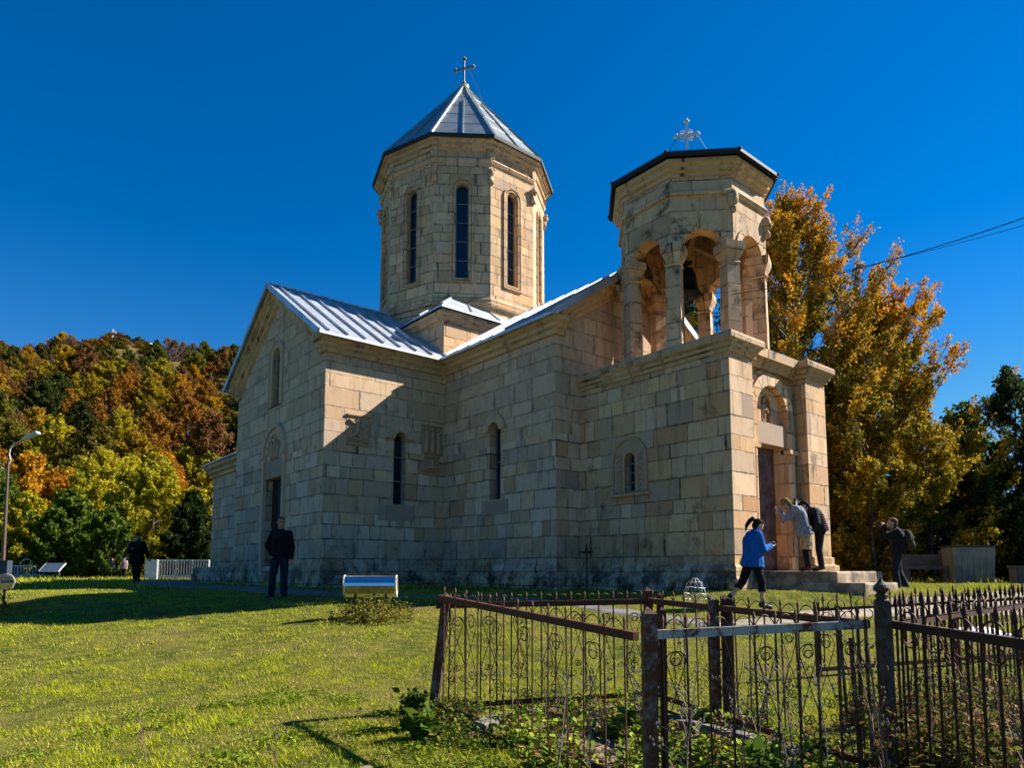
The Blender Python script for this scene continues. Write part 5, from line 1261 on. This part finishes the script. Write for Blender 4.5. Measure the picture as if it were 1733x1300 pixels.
# information panel
x,y=PX(92,38); z=tz(x,y); IP=empty('information_panel',(x,y,z),'tilted metal-framed information panel behind the street lamp','panel')
b=MB(); c=Vector((x,y,z+.62)); d2=(fwd*.8+Vector((0,0,.62))).normalized(); b.obox(c,u*.52,d2*.36,u.cross(d2)*.03); b.build('panel_board',mat_simple('glossy_blue_board',(.10,.13,.18),.12,.3),IP)
b=MB(); 
for s_ in (-1,1): b.bar(c+u*s_*.54-d2*.36,c+u*s_*.54+d2*.36,.05); b.bar(c-u*.54+d2*s_*.36,c+u*.54+d2*s_*.36,.05)
b.build('panel_frame',M_white,IP)
for s_ in (-1,1): b=MB(); b.bar((c+u*s_*.4).to_tuple(),((c+u*s_*.4).x,(c+u*s_*.4).y,z-.1),.06); b.build('leg',M_concrete,IP)
# fences in the background on the left
def slat_fence(name,pxa,pxb,f,h,n,label,arc=False,solid=False,fb=None):
    a=Vector((*PX(pxa,f),0));b2=Vector((*PX(pxb,fb or f),0)); a.z=tz(a.x,a.y);b2.z=tz(b2.x,b2.y); e=empty(name,a,label,'fence'); up=Vector((0,0,1))
    m=MB(); m.bar(a+up*h,b2+up*h,.06,.07); m.bar(a+up*.15,b2+up*.15,.05,.06); m.build('rail',M_white,e)
    for i in range(n):
        t=i/(n-1); p=a.lerp(b2,t)
        if solid: m=MB(); m.obox(p.lerp(a.lerp(b2,min(1,t+1/(n-1))),.5)+up*h*.5,(b2-a)/(n-1)*.48,Vector((CA,SA,0))*.02,up*h*.5) if i<n-1 else m.bar(p,p+up*h,.08)
        else: m=MB(); m.bar(p-up*.1,p+up*h,.05 if i%6 else .09)
        m.build('slat' if i%6 else 'post',M_white,e)
    if arc:
        L=(b2-a).length; k=max(2,int(L/1.5)); 
        for j in range(k):
            c=a.lerp(b2,(j+.5)/k)+up*h; dd=(b2-a).normalized(); m=MB(); m.tube([c+dd*.38*math.cos(t)+up*.42*math.sin(t) for t in np.linspace(0,PI,11)],.03,5); m.build('arch',M_white,e)
    return e
slat_fence('metal_fence',-60,112,42,.72,34,'pale metal fence with round arches behind the street lamp',arc=True)
slat_fence('white_fence',272,356,37,1.0,19,'white slatted fence beside the low side chapel')
slat_fence('white_gate',248,269,36.5,1.0,3,'solid pale gate panel left of the white slatted fence',solid=True)
# ================================================================== right side: container, bench, sheet
x,y=PX(1636,18.2); z=tz(x,y); BN=empty('metal_container',(x,y,z),'grey sheet-metal container under the dark trees on the right','container')
b=MB(); u2=Vector((math.cos(AZ-PI/2-.22),math.sin(AZ-PI/2-.22),0)); w2_=Vector((-u2.y,u2.x,0)); c=Vector((x,y,z))
def BX(m,du,dw,dz,hu,hw,hz): m.obox(c+u2*du+w2_*dw+Vector((0,0,dz)),u2*hu,w2_*hw,Vector((0,0,hz)))
lo=.52;hi=.54
V=[];
for zz,s_ in ((0,.44),(.92,.50)):
    for (i,j) in ((-1,-1),(1,-1),(1,1),(-1,1)): V.append(c+u2*i*s_+w2_*j*s_*.8+Vector((0,0,zz)))
b.add(V,[(0,1,5,4),(1,2,6,5),(2,3,7,6),(3,0,4,7),(0,3,2,1),(4,5,6,7)])
for k in range(7): BX(b,-.42+k*.14,-.385,.45,.012,.012,.44)
b.build('container_body',mat_simple('grey_sheet_metal',(.17,.18,.17),.6,.1,.3,2.5),BN)
b=MB(); BX(b,0,0,.95,.54,.44,.02); b.build('container_lid',mat_simple('dark_green_lid',(.04,.05,.04),.6),BN)
x,y=PX(1562,18.6); z=tz(x,y); SB=empty('stone_bench',(x,y,z),'dark low bench beside the grey container','bench')
c=Vector((x,y,z)); b=MB(); b.obox(c+Vector((0,0,.40)),u2*.62,w2_*.24,Vector((0,0,.05))); b.build('seat',M_concrete,SB)
b=MB(); b.obox(c+w2_*.24+Vector((0,0,.60)),u2*.62,w2_*.05,Vector((0,0,.16))); b.build('backrest',M_concrete,SB)
for s_ in (-1,1): b=MB(); b.obox(c+u2*s_*.5+Vector((0,0,.15)),u2*.08,w2_*.2,Vector((0,0,.22))); b.build('leg',M_concrete,SB)
b=MB(); x,y=PX(1600,19.2); z=tz(x,y); b.obox((x,y,z+.42),u2*.14,w2_*.2,Vector((0,0,.50))); tag(b.build('bench_end_wall',M_concrete),'dark upright slab standing between the bench and the container','stone slab')
b=MB(); x,y=PX(1728,17.8); z=tz(x,y); b.obox((x,y,z+.16),u2*.25,w2_*.2,Vector((0,0,.24))); b.obox((x,y,z+.42),u2*.28,w2_*.23,Vector((0,0,.025))); tag(b.build('stone_box',M_concrete),'small grey stone block at the right edge under the trees','stone block')
b=MB(); x,y=PX(1655,9.9); z=tz(x,y); rs=random.Random(8); V=[];nx_=9
for i in range(nx_):
    for j in range(4):
        p=Vector((x,y,0))+u*(-.34+.68*i/(nx_-1))+fwd*(-.22+.44*j/3); V.append((p.x,p.y,tz(p.x,p.y)+.05+rs.uniform(0,.035)+ (.03 if j==3 else 0)))
b.add(V,[(i*4+j,i*4+j+1,i*4+5+j,i*4+4+j) for i in range(nx_-1) for j in range(3)]); tag(b.build('white_sheet',mat_simple('shiny_white_plastic',(.85,.85,.92),.3)),'crumpled shiny white plastic sheet lying on the ground behind the spear fence','sheet')
x,y=PX(625,4.4); rk=MB(); rk.ell((x,y,tz(x,y)+.01),(.07,.05,.035),8,6); tag(rk.build('stone',M_stonestep),'small pale stone lying in the foreground grass','stone')
# overhead cables from the belfry
def cable(p,q,sag,label,r=.011):
    p=Vector(p);q=Vector(q); pts=[p.lerp(q,i/24)-Vector((0,0,4*sag*(i/24)*(1-i/24))) for i in range(25)]; b=MB(); b.tube(pts,r,5); tag(b.build('overhead_cable',M_wire),label,'cable','cables tied to the belfry')
cable((14.2,8.95,6.62),(*W2(9.0,10.0),5.80),.22,'thicker wavy cable running from the belfry to the right, the upper one',.009)
cable((13.4,9.8,6.60),(*W2(9.0,10.0),5.60),.20,'thinner straight cable running from the belfry to the right, the lower one',.005)
# ================================================================== PEOPLE
def remesh(mb,name,mat,par,vox,smooth=2,mat_index=None):
    me=bpy.data.meshes.new('t'); me.from_pydata([tuple(v) for v in mb.v],[],mb.f); me.update()
    bm=bmesh.new(); bm.from_mesh(me); bmesh.ops.recalc_face_normals(bm,faces=bm.faces); bm.to_mesh(me); bm.free()
    o=bpy.data.objects.new('t',me); COL.objects.link(o)
    m=o.modifiers.new('r','REMESH'); m.mode='VOXEL'; m.voxel_size=vox
    if smooth: m2=o.modifiers.new('s','SMOOTH'); m2.factor=.5; m2.iterations=smooth
    dg=bpy.context.evaluated_depsgraph_get(); ev=o.evaluated_get(dg); nm=bpy.data.meshes.new_from_object(ev)
    bpy.data.objects.remove(o); nm.name=name; nm.materials.clear(); nm.materials.append(mat)
    nm.polygons.foreach_set('use_smooth',[True]*len(nm.polygons))
    r=bpy.data.objects.new(name,nm); COL.objects.link(r); r.parent=par; return r
M_skin=mat_simple('skin',(.50,.27,.18),.55,0,.1,20); M_skin2=mat_simple('ruddy_skin',(.42,.17,.11),.55,0,.1,20)
def cloth(name,c,v=.35,sc=10):
    s=NT(name); tc=s.n('ShaderNodeTexCoord').outputs['Object']; mp=s.n('ShaderNodeMapping',ins={0:tc}); mp.inputs['Scale'].default_value=(1,1,.45); w_=mp.outputs[0]
    n=s.noise(w_,9,4,.55,1.4); n2=s.noise(tc,60,3,.6)
    col=s.mix(s.sm(n,.3,.7),tuple(x*(1-v) for x in c),c)
    s.bump(s.M('ADD',n,s.M('MULTIPLY',n2,.12)),1.0,.05); return s.fin(col,.85,0,.15)
M_hair=mat_simple('dark_brown_hair',(.028,.016,.010),.85,0,.4,30,spec=.1); M_hairr=mat_simple('reddish_hair',(.12,.04,.016),.8,0,.4,30); M_shoe=mat_simple('dark_shoe',(.02,.018,.018),.6)
def lerp(a,b,t): return tuple(a[i]*(1-t)+b[i]*t for i in range(3))
def hand(b,wr,el,side,curl=.5,palmdir=None):
    """palm and five fingers from wrist wr continuing the forearm; side vector towards the thumb"""
    wr=Vector(wr); d=(wr-Vector(el)).normalized(); s=Vector(side); s=(s-d*s.dot(d)).normalized(); n=d.cross(s)
    if palmdir is not None and n.dot(Vector(palmdir))<0: n=-n
    b.cap(wr-d*.03,wr+d*.03,.024,.026,8)
    for k in (-1,0,1): b.cap(wr+d*.02+s*k*.020,wr+d*.082+s*k*.026,.016,.013,7)
    for k,(o,L) in enumerate(((.033,.068),(.011,.076),(-.011,.072),(-.032,.056))):
        a=wr+d*.085+s*o; m=a+(d*math.cos(curl*.6)+n*math.sin(curl*.6))*L*.5; e=m+(d*math.cos(curl*1.5)+n*math.sin(curl*1.5))*L*.5
        b.cap(a,m,.0095,.0088,7); b.cap(m,e,.0088,.0075,7)
    t0=wr+d*.03+s*.028; t1=t0+(d*.55+s*.7+n*.3).normalized()*.04; t2=t1+(d*.8+s*.15+n*.45).normalized()*.032
    b.cap(t0,t1,.012,.010,7); b.cap(t1,t2,.010,.0085,7)
def head(b,c,fdir,scale=1.0):
    """c centre of head; fdir looking direction. Returns frame"""
    c=Vector(c); f=Vector(fdir).normalized(); l=Vector((0,0,1)).cross(f); l=l.normalized(); u=f.cross(l); s=scale
    def q(a,bb,h): return c+f*a*s+l*bb*s+u*h*s
    R=Matrix((f,l,u)).transposed()
    b.ell(q(-.005,0,.03),(.098*s,.077*s,.098*s),14,10,R); b.ell(q(.03,0,-.035),(.066*s,.060*s,.075*s),12,8,R)
    b.ell(q(.062,0,-.085),(.030*s,.030*s,.024*s),8,6,R)        # chin
    b.cap(q(.090,0,.015),q(.108,0,-.022),.010*s,.015*s,7)       # nose
    b.ell(q(.086,0,.035),(.018*s,.05*s,.012*s),8,6,R)           # brow
    b.ell(q(.090,0,-.055),(.013*s,.026*s,.011*s),8,6,R)          # lips
    for k in (-1,1): b.ell(q(.070,k*.040,-.012),(.022*s,.02*s,.02*s),7,6,R); b.ell(q(-.005,k*.080,-.002),(.020*s,.010*s,.032*s),7,6,R)
    return q,R
def eyes(par,q,mat=None):
    b=MB()
    for k in (-1,1): b.ell(q(.0885,k*.031,.012),(.008,.013,.008),8,6)
    b.build('eye',mat or M_black,par)
def person(label,r,f,yaw,J,scale,spec,zg=None,vox=.0075):
    """J: joints in local frame (x forward, y left, z up, metres at 1.75 m tall); spec: clothing dict"""
    x,y=W2(r,f); z=zg if zg is not None else tz(x,y)
    e=empty('person',(0,0,0),label,'person')
    V=lambda n: Vector(J[n])
    look=Vector(J.get('look',(1,0,0))); sk=spec.get('skin',M_skin)
    b=MB()
    b.cap(V('pel')+Vector((0,.05,0)),V('pel')+Vector((0,-.05,0)),.13,.13); b.cap(V('pel'),V('chest'),.125,.135); b.cap(V('shL'),V('shR'),.062,.062); b.cap(V('chest'),V('neck'),.11,.055); b.cap(V('neck'),V('head')-Vector((0,0,.06)),.055,.05)
    q,R=head(b,V('head'),look)
    for s in 'LR':
        b.cap(V('sh'+s),V('el'+s),.050,.040); b.cap(V('el'+s),V('wr'+s),.038,.026); b.cap(V('hip'+s),V('kn'+s),.085,.058); b.cap(V('kn'+s),V('an'+s),.055,.036)
        cf=V('kn'+s).lerp(V('an'+s),.3)-Vector((.012,0,0)); b.ell(cf,(.055,.052,.10),8,6)
        th=J.get('thumb'+s,(0,1 if s=='R' else -1,0.3)); hand(b,J['wr'+s],J['el'+s],th,J.get('curl',.6),J.get('palm'+s))
        b.cap(V('an'+s),V('to'+s),.034,.030,8)
    body=remesh(b,'body',sk,e,vox,1)
    eyes(body,q)
    # trousers
    t=spec['legs']; b=MB(); hem=t.get('hem',.97); fl=t.get('flare',0)
    b.cap(V('pel')+Vector((0,.05,.02)),V('pel')+Vector((0,-.05,.02)),.145,.145); b.cap(V('pel'),V('pel').lerp(V('chest'),.3),.142,.135)
    for s in 'LR':
        b.cap(V('hip'+s),V('kn'+s),.100+fl*.2,.074+fl*.5); b.tube([V('kn'+s),V('kn'+s).lerp(V('an'+s),hem*.5),V('kn'+s).lerp(V('an'+s),hem)],[.073+fl*.5,.066+fl,.060+fl*1.2],12); b.ell(V('kn'+s),(.076+fl*.5,)*3)
        rs=random.Random(hash(s)%7)
        for k in range(4): c=V('kn'+s).lerp(V('an'+s),hem*(.45+.15*k)); b.ell(c,(.069+fl,.067+fl,.014),10,5)
    remesh(b,'trousers',t['mat'],e,vox*1.3,1)
    # jacket
    t=spec['top']; b=MB(); th=t.get('thick',.03); lo=t.get('low',-.08); pel=V('pel')+Vector(t.get('hemoff',(0,0,lo)))
    b.cap(V('chest')+Vector((0,.055,0)),V('chest')+Vector((0,-.055,0)),.135+th,.135+th)
    m_=V('chest').lerp(pel,.5)
    for k in (-1,1):
        o=Vector((0,.055*k,0)); b.tube([V('chest')+o,m_+o,pel+o*1.1],[.13+th,.125+th,.135+th*1.3],14)
    b.cap(V('shL')-Vector((0,0,.01)),V('shR')-Vector((0,0,.01)),.075+th*.5,.075+th*.5); b.cap(V('chest')+Vector((0,0,.08)),V('neck'),.12+th*.5,.075)
    for s in 'LR':
        b.cap(V('sh'+s),V('el'+s),.068+th*.6,.056+th*.5); b.cap(V('el'+s),V('el'+s).lerp(V('wr'+s),.93),.056+th*.5,.044+th*.3)
        for k in range(3): b.ell(V('sh'+s).lerp(V('el'+s),.35+.25*k),(.060+th*.6,)*3,8,6)
    if t.get('collar'): b.lathe(tuple(V('neck')-Vector((0,0,.02))),[(.085,0),(.088,.04),(.075,.07)],12)
    if t.get('hood'): b.ell(V('neck')+Vector(t['hood']),(.10,.12,.07),10,8)
    if t.get('puff'):
        for k in range(8):
            c=V('chest').lerp(pel,k/7.)+Vector((0,0,.02)); b.ell(c,(.165+th,.215+th,.036),18,6)
        for s in 'LR':
            for k in range(6): c=V('sh'+s).lerp(V('el'+s),k/5.); b.ell(c,(.082,.082,.04),10,6)
            for k in range(5): c=V('el'+s).lerp(V('wr'+s),k/5.); b.ell(c,(.072,.072,.036),10,6)
    remesh(b,'jacket',t['mat'],e,vox*1.3,1)
    if 'skirt' in spec:
        t=spec['skirt']; b=MB()
        for s in 'LR':
            a=V('hip'+s)+Vector((0,0,.06)); c=V('kn'+s)+Vector((0,0,-.02)); b.tube([a,a.lerp(c,.5),c],[.125,.125,.12],14)
        b.ell(V('pel'),(.15,.19,.12)); remesh(b,'skirt',t['mat'],e,vox*1.3,1)
    # hair
    hm=spec.get('hairmat',M_hair); b=MB(); c=V('head'); L_=R
    if spec.get('hat'):
        b.ell(q(-.02,0,.045),(.115,.094,.098),14,10,R); b.ell(q(-.06,0,-.03),(.07,.085,.085),12,8,R); b.tube([q(.07*math.cos(t)+.0,.085*math.sin(t),.045) for t in np.linspace(0,2*PI,17)],.014,6)
        remesh(b,'headscarf' if spec['hat']=='scarf' else 'hat',spec['hatmat'],body,vox*1.2,1)
    else:
        b.ell(q(-.022,0,.045),(.100,.086,.092),14,10,R); b.ell(q(-.055,0,-.01),(.062,.079,.085),12,8,R); b.ell(q(.035,0,.095),(.055,.065,.03),10,6,R)
        if spec.get('pony'):
            p=[q(-.11,0,.06),q(-.16,0,.07),q(-.19,0,.0),q(-.20,.01,-.10),q(-.17,.02,-.20)]; rr=[.022,.04,.045,.036,.012]
            for i in range(4): b.cap(p[i],p[i+1],rr[i],rr[i+1])
        if spec.get('longhair'): b.cap(q(-.07,0,-.02),q(-.07,0,-.14),.075,.06)
        remesh(b,'hair',hm,body,vox*1.1,1)
    b=MB()
    for s in 'LR':
        a=V('an'+s);t_=V('to'+s); d=(t_-a).normalized(); b.cap(a-d*.03-Vector((0,0,.02)),t_+Vector((0,0,.002)),.046,.042,10); b.cap(a,a+Vector((0,0,.03)),.05,.047,8)
    remesh(b,'shoes',spec.get('shoes',M_shoe),e,vox*1.2,1)
    e.location=(x,y,z); e.rotation_euler=(0,0,yaw); e.scale=(scale,)*3
    return e,body,q
def JP(**k):
    d=dict(pel=(0,0,.98),chest=(0,0,1.32),neck=(0,0,1.49),head=(.03,0,1.64),shL=(0,.18,1.43),shR=(0,-.18,1.43),elL=(-.02,.24,1.14),elR=(-.02,-.24,1.14),wrL=(.06,.25,.90),wrR=(.06,-.25,.90),
      hipL=(0,.09,.93),hipR=(0,-.09,.93),knL=(.02,.10,.51),knR=(.02,-.10,.51),anL=(-.02,.10,.09),anR=(-.02,-.10,.09),toL=(.14,.11,.035),toR=(.14,-.11,.035))
    d.update(k)
    return d
R_=AZ-PI/2      # yaw that faces screen-right
# 1 woman in blue jacket walking right, looking at her phone
J=JP(pel=(0,0,.95),chest=(.03,0,1.28),neck=(.07,0,1.46),head=(.14,0,1.58),look=(1,0,-.55),shL=(.05,.16,1.40),shR=(.05,-.16,1.40),elL=(.10,.20,1.12),elR=(.12,-.20,1.12),wrL=(.34,.08,1.18),wrR=(.35,-.06,1.19),palmL=(0,0,1),palmR=(0,0,1),
  knL=(-.16,.09,.53),anL=(-.42,.10,.22),toL=(-.34,.11,.06),knR=(.13,-.09,.50),anR=(.12,-.10,.09),toR=(.28,-.11,.035),curl=.9)
e,bd,q=person('walking woman in bright blue jacket with ponytail, looking at her phone',4.38,12.5,R_+.12,J,.96,dict(top=dict(mat=cloth('bright_blue_fleece',(.003,.11,.42)),thick=.045,low=-.16,collar=1),legs=dict(mat=cloth('black_trousers',(.010,.010,.012)),hem=.42,flare=.012),pony=1,shoes=M_shoe),zg=-.71)
b=MB(); 
for k in (-1,1): b.ell(q(.094,k*.032,.012),(.012,.027,.019),8,6)
b.tube([q(.09,-.07,.015),q(.02,-.085,.015)],.004,4); b.tube([q(.09,.07,.015),q(.02,.085,.015)],.004,4); g=b.build('sunglasses',M_black,bd,fixn=False)
PH=MB(); ph_=Vector((.45,.0,1.24)); PH.obox(ph_,(.055,0,.045),(0,.036,0),(-.004,0,.005)); po=PH.build('phone',M_dark,None); po.parent=None
po.matrix_world=e.matrix_basis.copy() if False else Matrix.LocRotScale(e.location,e.rotation_euler,e.scale); tag(po,'small dark phone held by the woman in the blue jacket','phone')
# 2 bent person in grey coat with headscarf and spotted skirt, leaning at the portal
J=JP(pel=(.02,0,.93),chest=(.14,0,1.26),neck=(.27,0,1.42),head=(.40,0,1.50),look=(1,0,-.9),shL=(.20,.17,1.36),shR=(.20,-.17,1.36),elL=(.42,.16,1.16),elR=(.44,-.15,1.16),wrL=(.55,.06,1.36),wrR=(.56,-.04,1.36),knL=(.03,.09,.50),knR=(-.03,-.09,.50),anL=(-.02,.10,.09),anR=(-.06,-.10,.09),toL=(.12,.11,.035),toR=(.08,-.11,.035),curl=1.3)
def mat_spots():
    s=NT('spotted_skirt_cloth'); tc=s.n('ShaderNodeTexCoord').outputs['Object']; v=s.n('ShaderNodeTexVoronoi',ins={'Vector':tc,'Scale':28.0}).outputs[0]
    return s.fin(s.mix(s.sm(v,.28,.42),(.03,.02,.015),(.36,.25,.13)),.85)
x1,y1=14.72,7.55; r1,f1=RF(x1,y1)
person('bent person in grey coat, green headscarf and spotted skirt by the portal',r1,f1,R_+PI*.93,J,1.0,dict(top=dict(mat=cloth('grey_wool_coat',(.22,.23,.27)),thick=.04,hemoff=(0,0,-.14)),legs=dict(mat=cloth('black_trousers_wide',(.012,.011,.012)),hem=.95,flare=.012),skirt=dict(mat=mat_spots()),hat='scarf',hatmat=cloth('olive_headscarf',(.16,.13,.04)),shoes=cloth('dark_red_shoes',(.10,.03,.03))),zg=-.03)
# 3 person in black puffer jacket beside
J=JP(pel=(.0,0,.95),chest=(.10,0,1.28),neck=(.20,0,1.44),head=(.32,0,1.52),look=(1,0,-.9),shL=(.14,.18,1.38),shR=(.14,-.18,1.38),elL=(.10,.26,1.10),elR=(.14,-.26,1.10),wrL=(.22,.22,.90),wrR=(.26,-.18,.92),curl=.9,knL=(.05,.08,.5),anL=(.0,.09,.09),toL=(.14,.1,.035))
x1,y1=15.12,7.42; r1,f1=RF(x1,y1)
person('person in black quilted puffer jacket bending forward behind the grey-coated one',r1,f1,R_+PI*.93,J,.97,dict(top=dict(mat=cloth('black_quilted_nylon',(.022,.020,.024)),thick=.045,hemoff=(0,0,-.02),puff=1),legs=dict(mat=cloth('dark_jeans',(.015,.018,.026)),hem=.97)),zg=-.03)
# 4 person with backpack taking a picture
J=JP(pel=(-.02,0,.96),chest=(-.03,0,1.30),neck=(.0,0,1.47),head=(.06,0,1.60),look=(1,0,.1),shL=(.0,.18,1.41),shR=(.0,-.18,1.41),elL=(.22,.24,1.30),elR=(.22,-.24,1.28),wrL=(.26,.08,1.52),wrR=(.26,-.08,1.52),curl=1.2,knL=(.06,.08,.51),anL=(.02,.10,.09),toL=(.17,.10,.035),knR=(-.04,-.10,.52),anR=(-.20,-.10,.11),toR=(-.06,-.12,.04))
e,bd,q=person('dark-clothed person with a backpack raising a camera on the path',8.70,15.5,R_+PI*.90,J,1.0,dict(top=dict(mat=cloth('black_jacket',(.014,.013,.014)),thick=.03,low=-.03),legs=dict(mat=cloth('dark_blue_jeans',(.016,.020,.032)),hem=.97,flare=.012),hairmat=M_hairr),zg=-.55)
mw=Matrix.LocRotScale(e.location,e.rotation_euler,e.scale)
def world_part(b,name,mat,vox=None):
    o=remesh(b,name,mat,None,vox,1) if vox else b.build(name,mat); o.matrix_world=mw; return o
b=MB(); b.ell((-.24,0,1.22),(.12,.17,.24),14,10); b.ell((-.30,0,1.10),(.09,.13,.13),12,8); bk=world_part(b,'backpack',cloth('olive_backpack_cloth',(.045,.035,.018)),.01); tag(bk,'olive backpack worn by the person raising a camera','backpack')
b=MB(); 
for k in (-1,1): b.tube([(-.16,.10*k,1.42),(.0,.12*k,1.50),(.14,.12*k,1.36),(.10,.13*k,1.15),(-.1,.14*k,1.05)],.016,6)
o=b.build('strap',M_dark); o.parent=bk
b=MB(); b.obox((.33,0,1.60),(.03,0,0),(0,.065,0),(0,0,.042)); b.tube([(.36,0,1.60),(.42,0,1.60)],.03,12); cm=world_part(b,'camera_in_hand',M_dark); tag(cm,'black camera held up by the person with the backpack','camera')
# 5 man standing in the shade by the side door
J=JP(head=(.03,.01,1.66),look=(.8,.55,-.05),elR=(-.10,-.34,1.16),wrR=(.02,-.20,.98),elL=(-.02,.25,1.14),wrL=(.05,.27,.88),knR=(.05,-.13,.51),anR=(.02,-.17,.09),toR=(.15,-.2,.035))
person('man in black jacket and dark jeans in shade by the side door',-5.07,15.0,AZ+PI-.10,J,1.02,dict(top=dict(mat=cloth('black_leather_jacket',(.008,.008,.010)),thick=.012,low=-.04),legs=dict(mat=cloth('dark_blue_denim',(.012,.016,.028)),hem=.97,flare=.006),skin=M_skin2,hairmat=cloth('balding_hair',(.10,.05,.04))),zg=-.66)
# 6 woman walking towards camera on the shaded path
J=JP(elR=(.02,-.27,1.16),wrR=(.16,-.14,1.22),elL=(-.10,.27,1.16),wrL=(-.06,.36,.95),knL=(.10,.08,.52),anL=(.02,.09,.09),toL=(.15,.1,.035),knR=(-.02,-.08,.52),anR=(-.22,-.09,.14),toR=(-.12,-.1,.05),look=(1,0,-.1))
person('woman in black coat and dark red top walking towards the camera on the shaded path',-12.75,23.3,AZ+PI+.2,J,.97,dict(top=dict(mat=cloth('black_coat',(.006,.005,.006)),thick=.05,low=-.28),legs=dict(mat=cloth('black_leggings',(.006,.006,.007)),hem=.97),longhair=1),vox=.011,zg=-.50)
# 7, 8 two small children on the path
kid=dict(look=(1,0,-.1))
person('small child in dark jacket on the path, left of the child with the blue hat',-23.3,40,AZ+PI+.3,JP(**kid),.66,dict(top=dict(mat=cloth('navy_child_jacket',(.02,.025,.045)),thick=.05,low=-.1),legs=dict(mat=cloth('child_dark_trousers',(.02,.02,.02)),hem=.97,flare=.01),hairmat=M_hairr),vox=.018)
person('small child in pale pink jacket and bright blue hat on the path',-22.7,40.2,AZ+PI-.2,JP(**kid),.68,dict(top=dict(mat=cloth('pale_pink_jacket',(.50,.30,.30)),thick=.06,low=-.2),legs=dict(mat=cloth('child_black_trousers',(.015,.015,.015)),hem=.97,flare=.01),hat='hat',hatmat=cloth('bright_blue_hat',(.01,.08,.40))),vox=.018)
